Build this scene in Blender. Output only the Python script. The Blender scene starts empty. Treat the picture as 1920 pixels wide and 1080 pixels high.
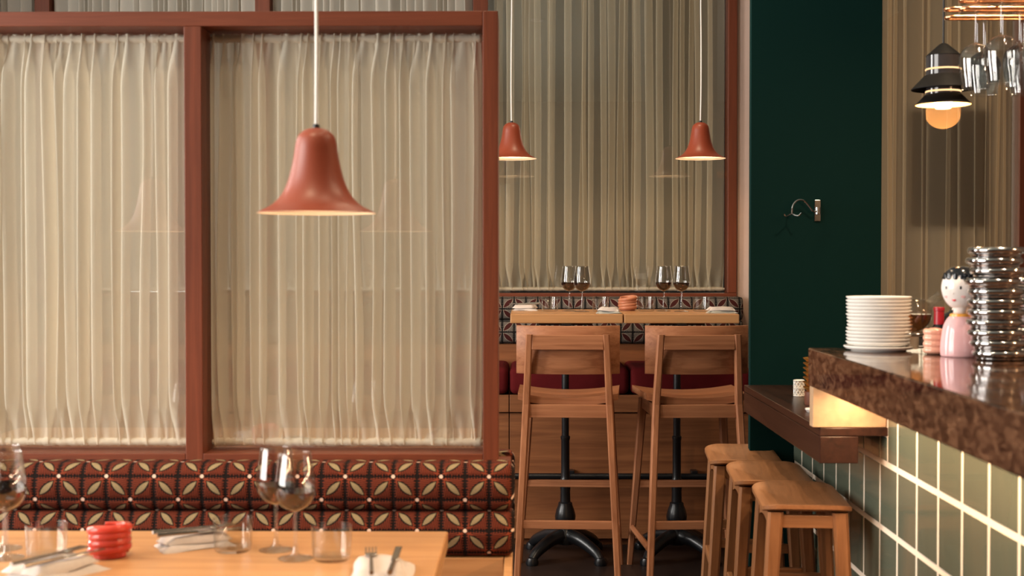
import bpy, bmesh, math, random
from mathutils import Vector, Matrix
PI = math.pi
sc = bpy.context.scene
C = sc.collection

# ------------------------------------------------------------------ camera
cam_d = bpy.data.cameras.new('camera'); cam = bpy.data.objects.new('camera', cam_d); C.objects.link(cam)
cam.location = (0, 0, 1.33)
cam.rotation_euler = (math.radians(90 - 1.146), 0, math.radians(0.55))
cam_d.sensor_width = 36; cam_d.lens = 46.875
cam_d.dof.use_dof = True; cam_d.dof.focus_distance = 5.5; cam_d.dof.aperture_fstop = 4.6
cam_d.clip_start = 0.05
sc.camera = cam
# ------------------------------------------------------------------ world, view
w = bpy.data.worlds.new('world'); sc.world = w; w.use_nodes = True
w.node_tree.nodes['Background'].inputs[0].default_value = (0.55, 0.58, 0.55, 1)
w.node_tree.nodes['Background'].inputs[1].default_value = 0.015
sc.view_settings.view_transform = 'Standard'; sc.view_settings.look = 'None'
sc.view_settings.gamma = 1; sc.view_settings.use_curve_mapping = False
sc.view_settings.exposure = 0.0
# ------------------------------------------------------------------ large lights (daylight at the side window, added window light and backlight, added downlights)
def area(name, loc, target, sx, sy, power, col, spread=180):
    l = bpy.data.lights.new(name, 'AREA'); l.shape = 'RECTANGLE'; l.size = sx; l.size_y = sy
    l.energy = power; l.color = col; l.spread = math.radians(spread)
    o = bpy.data.objects.new(name, l); C.objects.link(o); o.location = loc
    o.rotation_euler = (Vector(target) - Vector(loc)).to_track_quat('-Z', 'Y').to_euler()
    return o
DAY = (1.0, 0.95, 0.89); WARM = (1.0, 0.66, 0.38); WARM2 = (1.0, 0.58, 0.28)
area('daylight_side_window', (-3.32, 1.6, 1.9), (0, 1.6, 1.9), 2.6, 2.3, 265, DAY)
area('added_far_side_daylight', (-3.32, 4.55, 2.0), (0, 4.55, 2.0), 0.9, 2.1, 190, DAY)  # added unseen source, side-lights the far curtain folds
area('added_curtain_backlight', (2.4, 9.2, 1.9), (2.2, 6.0, 1.8), 2.0, 2.4, 60, (1.0, 0.78, 0.55))  # added backlight so the bar curtain glows around the board
DOWN = [(-0.75, 1.9, 14), (0.05, 4.3, 10), (-0.9, 4.7, 5), (0.45, 5.45, 12), (1.5, 2.4, 24), (1.42, 3.15, 30), (0.1, 2.6, 4)]

# ------------------------------------------------------------------ helpers: materials
def nt_new(name):
    m = bpy.data.materials.new(name); m.use_nodes = True
    t = m.node_tree; t.nodes.clear()
    out = t.nodes.new('ShaderNodeOutputMaterial')
    return m, t, out
def principled(t, **k):
    p = t.nodes.new('ShaderNodeBsdfPrincipled')
    for a, b in k.items():
        s = p.inputs[a.replace('_', ' ')]
        s.default_value = (*b, 1) if isinstance(b, tuple) and len(b) == 3 else b
    return p
def mat(name, col, rough=0.5, metal=0.0, noise=0.0, nscale=30.0, bump=0.0, **k):
    m, t, out = nt_new(name)
    p = principled(t, Base_Color=col, Roughness=rough, Metallic=metal, **k)
    tc = t.nodes.new('ShaderNodeTexCoord'); nz = t.nodes.new('ShaderNodeTexNoise')
    nz.inputs['Scale'].default_value = nscale; nz.inputs['Detail'].default_value = 4
    t.links.new(tc.outputs['Object'], nz.inputs['Vector'])
    mx = t.nodes.new('ShaderNodeMix'); mx.data_type = 'RGBA'
    f = max(noise, 0.02)
    mx.inputs['A'].default_value = (*[c * (1 - f) for c in col], 1)
    mx.inputs['B'].default_value = (*[min(1, c * (1 + f)) for c in col], 1)
    t.links.new(nz.outputs['Fac'], mx.inputs['Factor']); t.links.new(mx.outputs['Result'], p.inputs['Base Color'])
    if bump:
        b = t.nodes.new('ShaderNodeBump'); b.inputs['Strength'].default_value = bump; b.inputs['Distance'].default_value = 0.002
        t.links.new(nz.outputs['Fac'], b.inputs['Height']); t.links.new(b.outputs['Normal'], p.inputs['Normal'])
    t.links.new(p.outputs['BSDF'], out.inputs['Surface'])
    return m
def wood(name, col, dark, axis=2, rough=0.42, scale=1.0, contrast=1.0):
    m, t, out = nt_new(name)
    p = principled(t, Roughness=rough); p.inputs['Specular IOR Level'].default_value = 0.28
    tc = t.nodes.new('ShaderNodeTexCoord'); mp = t.nodes.new('ShaderNodeMapping')
    s = [38 * scale] * 3; s[axis] = 1.6 * scale
    mp.inputs['Scale'].default_value = s
    t.links.new(tc.outputs['Object'], mp.inputs['Vector'])
    n1 = t.nodes.new('ShaderNodeTexNoise'); n1.inputs['Scale'].default_value = 1.0; n1.inputs['Detail'].default_value = 5
    n1.inputs['Distortion'].default_value = 1.2
    t.links.new(mp.outputs['Vector'], n1.inputs['Vector'])
    n2 = t.nodes.new('ShaderNodeTexNoise'); n2.inputs['Scale'].default_value = 6.0; n2.inputs['Detail'].default_value = 3
    t.links.new(mp.outputs['Vector'], n2.inputs['Vector'])
    ad = t.nodes.new('ShaderNodeMath'); ad.operation = 'MULTIPLY_ADD'
    t.links.new(n2.outputs['Fac'], ad.inputs[0]); ad.inputs[1].default_value = 0.35; t.links.new(n1.outputs['Fac'], ad.inputs[2])
    cr = t.nodes.new('ShaderNodeValToRGB')
    cr.color_ramp.elements[0].position = 0.68 - 0.22 * contrast; cr.color_ramp.elements[0].color = (*dark, 1)
    cr.color_ramp.elements[1].position = 0.68 + 0.18 * contrast; cr.color_ramp.elements[1].color = (*col, 1)
    t.links.new(ad.outputs[0], cr.inputs['Fac']); t.links.new(cr.outputs['Color'], p.inputs['Base Color'])
    b = t.nodes.new('ShaderNodeBump'); b.inputs['Strength'].default_value = 0.12; b.inputs['Distance'].default_value = 0.002
    t.links.new(ad.outputs[0], b.inputs['Height']); t.links.new(b.outputs['Normal'], p.inputs['Normal'])
    t.links.new(p.outputs['BSDF'], out.inputs['Surface'])
    return m
def thin_glass(name, tint=(0.97, 0.97, 0.97), ior=1.5, gain=1.0, rough=0.0):
    m, t, out = nt_new(name)
    tr = t.nodes.new('ShaderNodeBsdfTransparent'); tr.inputs[0].default_value = (*tint, 1)
    gl = t.nodes.new('ShaderNodeBsdfGlossy'); gl.inputs['Roughness'].default_value = rough
    fr = t.nodes.new('ShaderNodeLayerWeight'); fr.inputs[0].default_value = 0.5
    pw = t.nodes.new('ShaderNodeMath'); pw.operation = 'POWER'; pw.inputs[1].default_value = 4.0
    t.links.new(fr.outputs['Facing'], pw.inputs[0])
    f0 = ((ior - 1) / (ior + 1)) ** 2 * gain
    mm = t.nodes.new('ShaderNodeMath'); mm.operation = 'MULTIPLY_ADD'; mm.use_clamp = True
    mm.inputs[1].default_value = 0.85 - f0; mm.inputs[2].default_value = f0
    t.links.new(pw.outputs[0], mm.inputs[0])
    mx = t.nodes.new('ShaderNodeMixShader'); t.links.new(mm.outputs[0], mx.inputs[0])
    t.links.new(tr.outputs[0], mx.inputs[1]); t.links.new(gl.outputs[0], mx.inputs[2])
    t.links.new(mx.outputs[0], out.inputs['Surface'])
    return m
def fabric_sheer(name, col, opacity, transl):
    m, t, out = nt_new(name)
    tc = t.nodes.new('ShaderNodeTexCoord'); mp = t.nodes.new('ShaderNodeMapping'); mp.inputs['Scale'].default_value = (900, 900, 300)
    nz = t.nodes.new('ShaderNodeTexNoise'); nz.inputs['Scale'].default_value = 1
    t.links.new(tc.outputs['Object'], mp.inputs[0]); t.links.new(mp.outputs[0], nz.inputs['Vector'])
    mc = t.nodes.new('ShaderNodeMix'); mc.data_type = 'RGBA'
    mc.inputs['A'].default_value = (*[c * 0.88 for c in col], 1); mc.inputs['B'].default_value = (*[min(1, c * 1.1) for c in col], 1)
    t.links.new(nz.outputs['Fac'], mc.inputs['Factor'])
    d = t.nodes.new('ShaderNodeBsdfDiffuse'); l = t.nodes.new('ShaderNodeBsdfTranslucent'); tr = t.nodes.new('ShaderNodeBsdfTransparent')
    t.links.new(mc.outputs['Result'], d.inputs[0]); t.links.new(mc.outputs['Result'], l.inputs[0])
    m1 = t.nodes.new('ShaderNodeMixShader'); m1.inputs[0].default_value = transl
    t.links.new(d.outputs[0], m1.inputs[1]); t.links.new(l.outputs[0], m1.inputs[2])
    m2 = t.nodes.new('ShaderNodeMixShader'); m2.inputs[0].default_value = opacity
    t.links.new(tr.outputs[0], m2.inputs[1]); t.links.new(m1.outputs[0], m2.inputs[2])
    t.links.new(m2.outputs[0], out.inputs['Surface'])
    return m
def emit(name, col, strength):
    m, t, out = nt_new(name)
    e = t.nodes.new('ShaderNodeEmission'); e.inputs[0].default_value = (*col, 1); e.inputs[1].default_value = strength
    t.links.new(e.outputs[0], out.inputs['Surface'])
    return m
class E:                                  # tiny expression builder on Math nodes
    t = None
    def __init__(s, v): s.v = v
    @staticmethod
    def op(o, *a):
        n = E.t.nodes.new('ShaderNodeMath'); n.operation = o
        for i, x in enumerate(a):
            x = x.v if isinstance(x, E) else x
            if isinstance(x, (int, float)): n.inputs[i].default_value = x
            else: E.t.links.new(x, n.inputs[i])
        return E(n.outputs[0])
    def __add__(s, o): return E.op('ADD', s, o)
    def __sub__(s, o): return E.op('SUBTRACT', s, o)
    def __rsub__(s, o): return E.op('SUBTRACT', o, s)
    def __mul__(s, o): return E.op('MULTIPLY', s, o)
    __rmul__ = __mul__; __radd__ = __add__
    def __lt__(s, o): return E.op('LESS_THAN', s, o)
    def __gt__(s, o): return E.op('GREATER_THAN', s, o)
    def floor(s): return E.op('FLOOR', s)
    def frac(s): return E.op('FRACT', s)
    def abs(s): return E.op('ABSOLUTE', s)
def leaf_fabric(name, base, hatch, leaf, leaf_dark, outline, dot, edge, with_dots=True, lw=0.115, ow=0.185, ll=6.2, ol=4.6):
    m, t, out = nt_new(name); E.t = t
    uv = t.nodes.new('ShaderNodeUVMap'); sp = t.nodes.new('ShaderNodeSeparateXYZ')
    t.links.new(uv.outputs[0], sp.inputs[0])
    U, V = E(sp.outputs[0]), E(sp.outputs[1])          # in pattern cells
    i, j = U.floor(), V.floor()
    fu, fv = U - i - 0.5, V - j - 0.5
    par = E.op('FLOORED_MODULO', i + j, 2.0)
    fs = fu * (1.0 - par * 2.0)
    a = (fs + fv) * 0.7071; b = ((fs - fv) * 0.7071).abs()
    du, dv = 0.5 - fu.abs(), 0.5 - fv.abs()
    L = b < (1.0 - (a * a) * ll) * lw
    O = b < (1.0 - (a * a) * ol) * ow
    serr = ((a * 13.0 - b * 9.0).frac() > 0.45)
    hl = ((a * 8.0 + b * 11.0).frac() > 0.42) * (b > 0.10) 
    jag = E.op('PINGPONG', V * 1.0, 0.06)
    jag2 = E.op('PINGPONG', U * 1.0, 0.06)
    ed = E.op('MAXIMUM', du < jag * 2.0 + 0.03, dv < jag2 * 1.6 + 0.014)
    isd = (du * du + dv * dv) < 0.0066
    isd = isd * ((fs * fv) > 0.0)
    def mixc(f, A, B):
        n = t.nodes.new('ShaderNodeMix'); n.data_type = 'RGBA'
        t.links.new(f.v, n.inputs['Factor'])
        for key, x in (('A', A), ('B', B)):
            if isinstance(x, tuple): n.inputs[key].default_value = (*x, 1)
            else: t.links.new(x, n.inputs[key])
        return n.outputs['Result']
    c = mixc(hl, base, hatch)
    c = mixc(ed, c, edge)
    c = mixc(O, c, outline)
    c = mixc(L, c, mixc(serr, leaf_dark, leaf))
    if with_dots: c = mixc(isd, c, dot)
    p = principled(t, Roughness=0.85)
    p.inputs['Specular IOR Level'].default_value = 0.15
    t.links.new(c, p.inputs['Base Color'])
    h = E.op('MINIMUM', E.op('MINIMUM', du, dv) * 6.0, 1.0)
    bp = t.nodes.new('ShaderNodeBump'); bp.inputs['Strength'].default_value = 0.5; bp.inputs['Distance'].default_value = 0.004
    t.links.new(h.v, bp.inputs['Height']); t.links.new(bp.outputs[0], p.inputs['Normal'])
    t.links.new(p.outputs[0], out.inputs['Surface'])
    return m
def marble(name):
    m, t, out = nt_new(name)
    p = principled(t, Roughness=0.07)
    tc = t.nodes.new('ShaderNodeTexCoord'); mp = t.nodes.new('ShaderNodeMapping'); mp.inputs['Scale'].default_value = (34, 15, 34)
    t.links.new(tc.outputs['Object'], mp.inputs[0])
    n = t.nodes.new('ShaderNodeTexNoise'); n.inputs['Scale'].default_value = 1.6; n.inputs['Detail'].default_value = 8; n.inputs['Distortion'].default_value = 0.9
    t.links.new(mp.outputs[0], n.inputs['Vector'])
    cr = t.nodes.new('ShaderNodeValToRGB'); e = cr.color_ramp.elements
    e[0].position = 0.33; e[0].color = (0.010, 0.005, 0.0035, 1)
    e[1].position = 0.72; e[1].color = (0.16, 0.082, 0.045, 1)
    k = e.new(0.5); k.color = (0.055, 0.026, 0.015, 1)
    t.links.new(n.outputs['Fac'], cr.inputs['Fac']); t.links.new(cr.outputs[0], p.inputs['Base Color'])
    t.links.new(p.outputs[0], out.inputs['Surface'])
    return m

M = {}
RED = ((0.160, 0.039, 0.016), (0.11, 0.026, 0.010))
OAK = ((0.40, 0.168, 0.080), (0.25, 0.094, 0.042))
TAN = ((0.52, 0.27, 0.115), (0.40, 0.19, 0.075))
BEN = ((0.27, 0.105, 0.042), (0.165, 0.058, 0.023))
for ax, n in enumerate('xyz'):
    M['red_' + n] = wood('red_stained_wood_' + n, *RED, axis=ax, rough=0.5, scale=1.2)
    M['oak_' + n] = wood('oak_' + n, *OAK, axis=ax, rough=0.42)
    M['tan_' + n] = wood('tan_oak_' + n, *TAN, axis=ax, rough=0.35, scale=0.7)
    M['ben_' + n] = wood('bench_oak_' + n, *BEN, axis=ax, rough=0.4, scale=0.7)
    M['wal_' + n] = wood('walnut_' + n, (0.034, 0.013, 0.008), (0.016, 0.006, 0.004), axis=ax, rough=0.3)
M['floor'] = mat('dark_floor', (0.022, 0.012, 0.009), 0.45, noise=0.3, nscale=4)
M['ceil'] = mat('pale_ceiling', (0.42, 0.47, 0.42), 0.9)
M['plaster'] = mat('blush_plaster', (0.62, 0.45, 0.37), 0.9, noise=0.04, bump=0.1)
M['dwall'] = mat('dark_wall', (0.11, 0.075, 0.055), 0.8)
M['green'] = mat('deep_green_paint', (0.0028, 0.021, 0.0195), 0.65, noise=0.05, nscale=3, Specular_IOR_Level=0.06)
M['pane'] = thin_glass('window_pane_glass', (0.97, 0.98, 0.97), 1.5, 1.7)
M['nearcurtain'] = fabric_sheer('cream_curtain_cloth', (0.93, 0.84, 0.73), 0.68, 0.10)
M['farcurtain'] = fabric_sheer('beige_sheer_cloth', (0.95, 0.80, 0.61), 0.33, 0.08)
M['sidecurtain'] = fabric_sheer('pale_sheer_cloth', (0.62, 0.575, 0.50), 0.80, 0.2)
M['rightcurtain'] = fabric_sheer('olive_beige_sheer_cloth', (0.80, 0.64, 0.44), 0.44, 0.35)
M['rod'] = mat('pale_curtain_rod', (0.62, 0.52, 0.42), 0.35)
M['leafred'] = leaf_fabric('red_leaf_weave', (0.205, 0.038, 0.015), (0.034, 0.007, 0.004), (0.35, 0.27, 0.145), (0.15, 0.10, 0.05), (0.014, 0.008, 0.005), (0.75, 0.52, 0.40), (0.008, 0.004, 0.003))
M['leafgrey'] = leaf_fabric('grey_leaf_weave', (0.014, 0.011, 0.010), (0.20, 0.17, 0.145), (0.055, 0.012, 0.010), (0.04, 0.009, 0.008), (0.33, 0.27, 0.22), (0, 0, 0), (0.006, 0.005, 0.005), False, 0.19, 0.225, 3.0, 2.6)
M['velvet'] = mat('dark_red_velvet', (0.095, 0.007, 0.008), 0.9, noise=0.15, Specular_IOR_Level=0.1)
M['terracotta'] = mat('terracotta_lacquer', (0.245, 0.043, 0.0165), 0.42, Specular_IOR_Level=0.45)
M['inner'] = mat('shade_inside_white', (0.9, 0.8, 0.68), 0.6)
M['whitecord'] = mat('white_cord', (0.82, 0.78, 0.75), 0.6)
M['black'] = mat('black_plastic', (0.012, 0.012, 0.013), 0.45)
M['iron'] = mat('black_cast_iron', (0.006, 0.007, 0.009), 0.32, noise=0.4, nscale=60, bump=0.3)
M['bulb'] = emit('warm_bulb', (1.0, 0.62, 0.30), 30)
M['bulb2'] = emit('warm_filament_bulb', (1.0, 0.62, 0.28), 12)
M['ring'] = emit('lit_joint', (1.0, 0.62, 0.30), 1.6)
M['marble'] = marble('brown_marble')
M['riser'] = mat('pale_bronze_stone', (0.44, 0.29, 0.175), 0.35, noise=0.4, nscale=26)
M['tile'] = mat('green_glazed_tile', (0.090, 0.107, 0.078), 0.16, noise=0.12, nscale=3, Coat_Weight=0.3)
M['grout'] = mat('cream_grout', (0.74, 0.62, 0.50), 0.8)
M['porcelain'] = mat('white_porcelain', (0.80, 0.77, 0.73), 0.15)
M['chrome'] = mat('polished_steel', (0.54, 0.53, 0.53), 0.12, metal=1.0)
M['copper'] = mat('polished_copper', (0.90, 0.46, 0.24), 0.26, metal=1.0)
M['steel'] = mat('cutlery_steel', (0.36, 0.33, 0.30), 0.22, metal=1.0)
M['glass'] = thin_glass('clear_thin_glass', (0.985, 0.985, 0.98), 1.5, 1.6)
M['solidglass'] = mat('clear_solid_glass', (1, 1, 1), 0.0, Transmission_Weight=1.0, IOR=1.45)
M['wine'] = thin_glass('rose_reflection_tint', (0.60, 0.36, 0.27), 1.33)
M['amber'] = thin_glass('amber_spirit', (0.70, 0.46, 0.28), 1.33)
M['stemglass'] = thin_glass('clear_stem_glass', (0.965, 0.96, 0.955), 1.5, 3.0, 0.03)
M['carafe'] = thin_glass('carafe_glass', (0.93, 0.90, 0.85), 1.5, 2.6, 0.04)
M['tumbler'] = thin_glass('tumbler_glass', (0.97, 0.97, 0.96), 1.5, 1.3)
M['napkin'] = mat('linen_napkin', (0.52, 0.45, 0.41), 0.9, noise=0.08, nscale=120, bump=0.2)
M['napkin2'] = mat('grey_linen_napkin', (0.36, 0.35, 0.31), 0.9, noise=0.08, nscale=120, bump=0.2)
M['redglass'] = mat('red_coil_glass', (0.74, 0.085, 0.055), 0.12, Transmission_Weight=0.35, IOR=1.4, Subsurface_Weight=0.2)
M['clay'] = mat('terracotta_coil_glaze', (0.52, 0.20, 0.11), 0.25)
M['pinkglaze'] = mat('pink_glaze', (0.76, 0.43, 0.44), 0.12, noise=0.12, nscale=25)
M['skin'] = mat('white_glaze', (0.80, 0.72, 0.68), 0.08)
M['hand'] = mat('peach_glaze', (0.72, 0.36, 0.25), 0.2)
M['hair'] = mat('black_glaze', (0.008, 0.010, 0.014), 0.12)
M['lip'] = mat('red_glaze', (0.62, 0.03, 0.04), 0.2)
M['cheek'] = mat('rosy_glaze', (0.80, 0.42, 0.40), 0.2)
M['yellow'] = mat('yellow_glaze', (0.80, 0.36, 0.06), 0.2)
M['foil'] = mat('red_foil', (0.36, 0.010, 0.022), 0.35)
M['darkbottle'] = mat('dark_bottle_glass', (0.010, 0.012, 0.014), 0.08)
M['gold'] = mat('gold_glazed_dish', (0.65, 0.30, 0.07), 0.22, metal=0.7)
M['lampgrey'] = mat('charcoal_lamp_metal', (0.005, 0.0045, 0.0045), 0.6, Specular_IOR_Level=0.15)
M['lampclear'] = mat('smoky_lamp_polycarbonate', (0.035, 0.032, 0.034), 0.12)
M['globe'] = fabric_sheer('amber_globe_glass', (0.95, 0.60, 0.30), 0.022, 0.5)
M['shadegold'] = mat('gold_shade_inside', (0.85, 0.55, 0.26), 0.5)
M['board'] = mat('dark_board', (0.012, 0.009, 0.007), 0.7)

# ------------------------------------------------------------------ helpers: shapes
def obj(name, bm, m, parent=None, smooth=False, loc=None):
    me = bpy.data.meshes.new(name)
    bmesh.ops.recalc_face_normals(bm, faces=bm.faces[:])
    bm.to_mesh(me); bm.free()
    if smooth:
        for p in me.polygons: p.use_smooth = True
        if smooth != 'all':
            try: me.set_sharp_from_angle(angle=math.radians(40))
            except Exception: pass
    me.materials.append(M[m] if isinstance(m, str) else m)
    o = bpy.data.objects.new(name, me); C.objects.link(o)
    if parent: o.parent = parent
    if loc: o.location = loc
    return o
def tag(o, label, cat, group=None):
    o['label'] = label; o['category'] = cat
    if group: o['group'] = group
    return o
def thing(name, label, cat, loc=(0, 0, 0), rotz=0, group=None):
    o = bpy.data.objects.new(name, None); C.objects.link(o); o.empty_display_size = 0.05
    o.location = loc; o.rotation_euler = (0, 0, rotz)
    return tag(o, label, cat, group)
def struct(o): o['kind'] = 'structure'; return o
def copy_tree(o, parent=None):
    c = o.copy(); C.objects.link(c); c.parent = parent
    for ch in list(o.children): copy_tree(ch, c)
    return c
def dup(o, loc, label, rotz=None):
    c = copy_tree(o); c.location = loc; c['label'] = label
    if rotz is not None: c.rotation_euler = (0, 0, rotz)
    return c
def add_box(bm, x0, x1, y0, y1, z0, z1, bev=0.0, seg=2):
    r = bmesh.ops.create_cube(bm, size=1)
    vs = r['verts']
    for v in vs:
        v.co = Vector(((x0 + x1) / 2 + v.co.x * (x1 - x0), (y0 + y1) / 2 + v.co.y * (y1 - y0), (z0 + z1) / 2 + v.co.z * (z1 - z0)))
    if bev:
        es = list({e for v in vs for e in v.link_edges})
        bmesh.ops.bevel(bm, geom=es, offset=bev, segments=seg, affect='EDGES', profile=0.5)
def box(*a, **k):
    bm = bmesh.new(); add_box(bm, *a, **k); return bm
def boxes(L, bev=0.0):
    bm = bmesh.new()
    for b in L: add_box(bm, *b, bev=bev)
    return bm
def add_bar(bm, p0, p1, w0, d0, w1=None, d1=None, round_=False, n=10):
    """tapered bar with a square or round section; width along x, depth along y, for mainly upright bars"""
    w1 = w1 or w0; d1 = d1 or d0
    p0, p1 = Vector(p0), Vector(p1)
    rings = []
    for p, ww, dd in ((p0, w0, d0), (p1, w1, d1)):
        if round_: ring = [bm.verts.new((p.x + ww / 2 * math.cos(2 * PI * k / n), p.y + dd / 2 * math.sin(2 * PI * k / n), p.z)) for k in range(n)]
        else:
            c = 0.18
            pts = [(-.5, -.5 + c), (-.5 + c, -.5), (.5 - c, -.5), (.5, -.5 + c), (.5, .5 - c), (.5 - c, .5), (-.5 + c, .5), (-.5, .5 - c)]
            ring = [bm.verts.new((p.x + ww * a, p.y + dd * b, p.z)) for a, b in pts]
        rings.append(ring)
    k = len(rings[0])
    for i in range(k): bm.faces.new((rings[0][i], rings[0][(i + 1) % k], rings[1][(i + 1) % k], rings[1][i]))
    bm.faces.new(rings[0]); bm.faces.new(rings[1])
def bar(*a, **k):
    bm = bmesh.new(); add_bar(bm, *a, **k); return bm
def add_tube(bm, pts, r, n=10, closed=False):
    pts = [Vector(p) for p in pts]
    N = len(pts); rings = []
    up = Vector((0, 0, 1))
    prev = None
    for i, p in enumerate(pts):
        a = pts[(i - 1) % N] if closed or i else pts[0]
        b = pts[(i + 1) % N] if closed or i < N - 1 else pts[-1]
        d = (b - a).normalized()
        if prev is None:
            u = d.orthogonal().normalized()
        else:
            u = (prev - d * prev.dot(d)); u = u.normalized() if u.length > 1e-6 else d.orthogonal().normalized()
        prev = u; v = d.cross(u)
        rr = r[i] if isinstance(r, (list, tuple)) else r
        rings.append([bm.verts.new(p + (u * math.cos(2 * PI * k / n) + v * math.sin(2 * PI * k / n)) * rr) for k in range(n)])
    for i in range(N if closed else N - 1):
        A, B = rings[i], rings[(i + 1) % N]
        for k in range(n): bm.faces.new((A[k], A[(k + 1) % n], B[(k + 1) % n], B[k]))
    if not closed: bm.faces.new(rings[0]); bm.faces.new(rings[-1])
def tube(*a, **k):
    bm = bmesh.new(); add_tube(bm, *a, **k); return bm
def add_lathe(bm, prof, n=32, cx=0, cy=0, cap=False):
    rings = []
    for r, z in prof:
        if r < 1e-6: rings.append([bm.verts.new((cx, cy, z))])
        else: rings.append([bm.verts.new((cx + r * math.cos(2 * PI * k / n), cy + r * math.sin(2 * PI * k / n), z)) for k in range(n)])
    for A, B in zip(rings, rings[1:]):
        for k in range(n):
            k2 = (k + 1) % n
            if len(A) == 1 and len(B) == 1: continue
            if len(A) == 1: bm.faces.new((A[0], B[k], B[k2]))
            elif len(B) == 1: bm.faces.new((A[k], A[k2], B[0]))
            else: bm.faces.new((A[k], A[k2], B[k2], B[k]))
    if cap:
        for R in (rings[0], rings[-1]):
            if len(R) > 2: bm.faces.new(R)
def lathe(*a, **k):
    bm = bmesh.new(); add_lathe(bm, *a, **k); return bm
def spline(pts, n=6):
    """Catmull-Rom through 2-D or 3-D points"""
    P = [Vector(p) for p in pts]; P = [2 * P[0] - P[1]] + P + [2 * P[-1] - P[-2]]
    out = []
    for i in range(1, len(P) - 2):
        for k in range(n):
            t = k / n; a, b, c, d = P[i - 1], P[i], P[i + 1], P[i + 2]
            out.append(0.5 * ((2 * b) + (c - a) * t + (2 * a - 5 * b + 4 * c - d) * t * t + (3 * b - a - 3 * c + d) * t ** 3))
    out.append(P[-2]); return out

# ------------------------------------------------------------------ the room
struct(obj('floor', box(-3.3, 3.0, -3.1, 6.9, -0.05, 0), 'floor'))['label'] = 'dark stained floor'
struct(obj('ceiling', box(-3.3, 3.0, -3.1, 6.9, 3.3, 3.4), 'ceil'))
# side wall with the daylight window opening and an added second opening
struct(obj('wall_left', boxes([(-3.3, -3.2, -3.1, 0.3, 0, 3.3), (-3.3, -3.2, 2.9, 4.1, 0, 3.3), (-3.3, -3.2, 5.0, 6.9, 0, 3.3), (-3.3, -3.2, 4.1, 5.0, 0, 0.95), (-3.3, -3.2, 4.1, 5.0, 3.05, 3.3), (-3.3, -3.2, 0.3, 2.9, 0, 0.75), (-3.3, -3.2, 0.3, 2.9, 3.05, 3.3)]), 'dwall'))
struct(obj('wall_rear', box(-3.3, 3.0, -3.1, -3.0, 0, 3.3), 'dwall'))
struct(obj('wall_right', box(2.95, 3.05, -3.1, 6.9, 0, 3.3), 'dwall'))
def window_simple(name, x0, x1, y0, y1, z0, z1, along):
    bm = bmesh.new(); f = 0.05
    if along == 'y':
        for y in (y0, (y0 + y1) / 2 - f / 2, y1 - f): add_box(bm, x0, x1, y, y + f, z0, z1)
        for z in (z0, z1 - f): add_box(bm, x0, x1, y0, y1, z, z + f)
    else:
        for x in (x0, (x0 + x1) / 2 - f / 2, x1 - f): add_box(bm, x, x + f, y0, y1, z0, z1)
        for z in (z0, z1 - f): add_box(bm, x0, x1, y0, y1, z, z + f)
    return struct(obj(name, bm, 'red_z'))
window_simple('added_side_window', -3.28, -3.22, 4.1, 5.0, 0.95, 3.05, 'y')  # unseen window added for the light on the far curtain
window_simple('window_4', -3.28, -3.22, 0.3, 2.9, 0.75, 3.05, 'y')
# far wall: sill band, blush strip, infill and window frames
FW = 6.75
struct(obj('wall_back', boxes([(-3.3, 1.069, FW + 0.02, FW + 0.14, 0, 1.145), (1.069, 1.26, FW + 0.005, FW + 0.14, 0, 3.3), (1.26, 3.0, FW + 0.02, FW + 0.14, 0, 0.85),
     (-3.3, 3.0, FW + 0.02, FW + 0.14, 3.12, 3.3), (2.56, 3.0, FW + 0.005, FW + 0.14, 0, 3.3)]), 'plaster'))
def window(name, x0, x1, z0, z1, left_post, right_post, label, py=0.004):
    w_ = struct(bpy.data.objects.new(name, None)); C.objects.link(w_); w_['label'] = label
    if left_post: obj('post', box(x0 - left_post, x0, FW - 0.015, FW + 0.10, z0 - 0.03, z1, bev=0.003), 'red_z', w_)
    if right_post: obj('post', box(x1, x1 + right_post, FW - 0.015, FW + 0.10, z0 - 0.03, z1, bev=0.003), 'red_z', w_)
    obj('sill', box(x0 - left_post, x1 + right_post, FW - 0.018, FW + 0.10, z0 - 0.055, z0 - 0.031, bev=0.003), 'red_x', w_)
    obj('head', box(x0 - left_post, x1 + right_post, FW - 0.015, FW + 0.10, z1, z1 + 0.05, bev=0.003), 'red_x', w_)
    obj('pane', box(x0, x1, FW + py, FW + py + 0.004, z0 - 0.03, z1), 'pane', w_)
    return w_
ZW0, ZW1 = 1.20, 3.07
window('window_1', -0.186, 1.023, ZW0, ZW1, 0.075, 0.046, 'tall glazed window with red-brown frame behind the high tables')
window('window_2', -1.285, -0.261, ZW0, ZW1, 0.076, 0, 'glazed window seen over the screen', 0.094)
window('window_3', -2.40, -1.361, ZW0, ZW1, 0.076, 0, 'glazed window at the upper edge of the view', 0.094)
window('window_5', -3.25, -2.476, ZW0, ZW1, 0, 0, 'glazed window end bay', 0.094)
window('window_6', 1.31, 2.487, 0.93, ZW1, 0.05, 0.07, 'glazed window behind the bar')
# deep green pier
struct(obj('wall_green', box(0.797, 1.258, 4.72, 4.755, 0, 3.3, bev=0.002), 'green'))['label'] = 'dark green painted wall with a coat hook'

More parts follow.
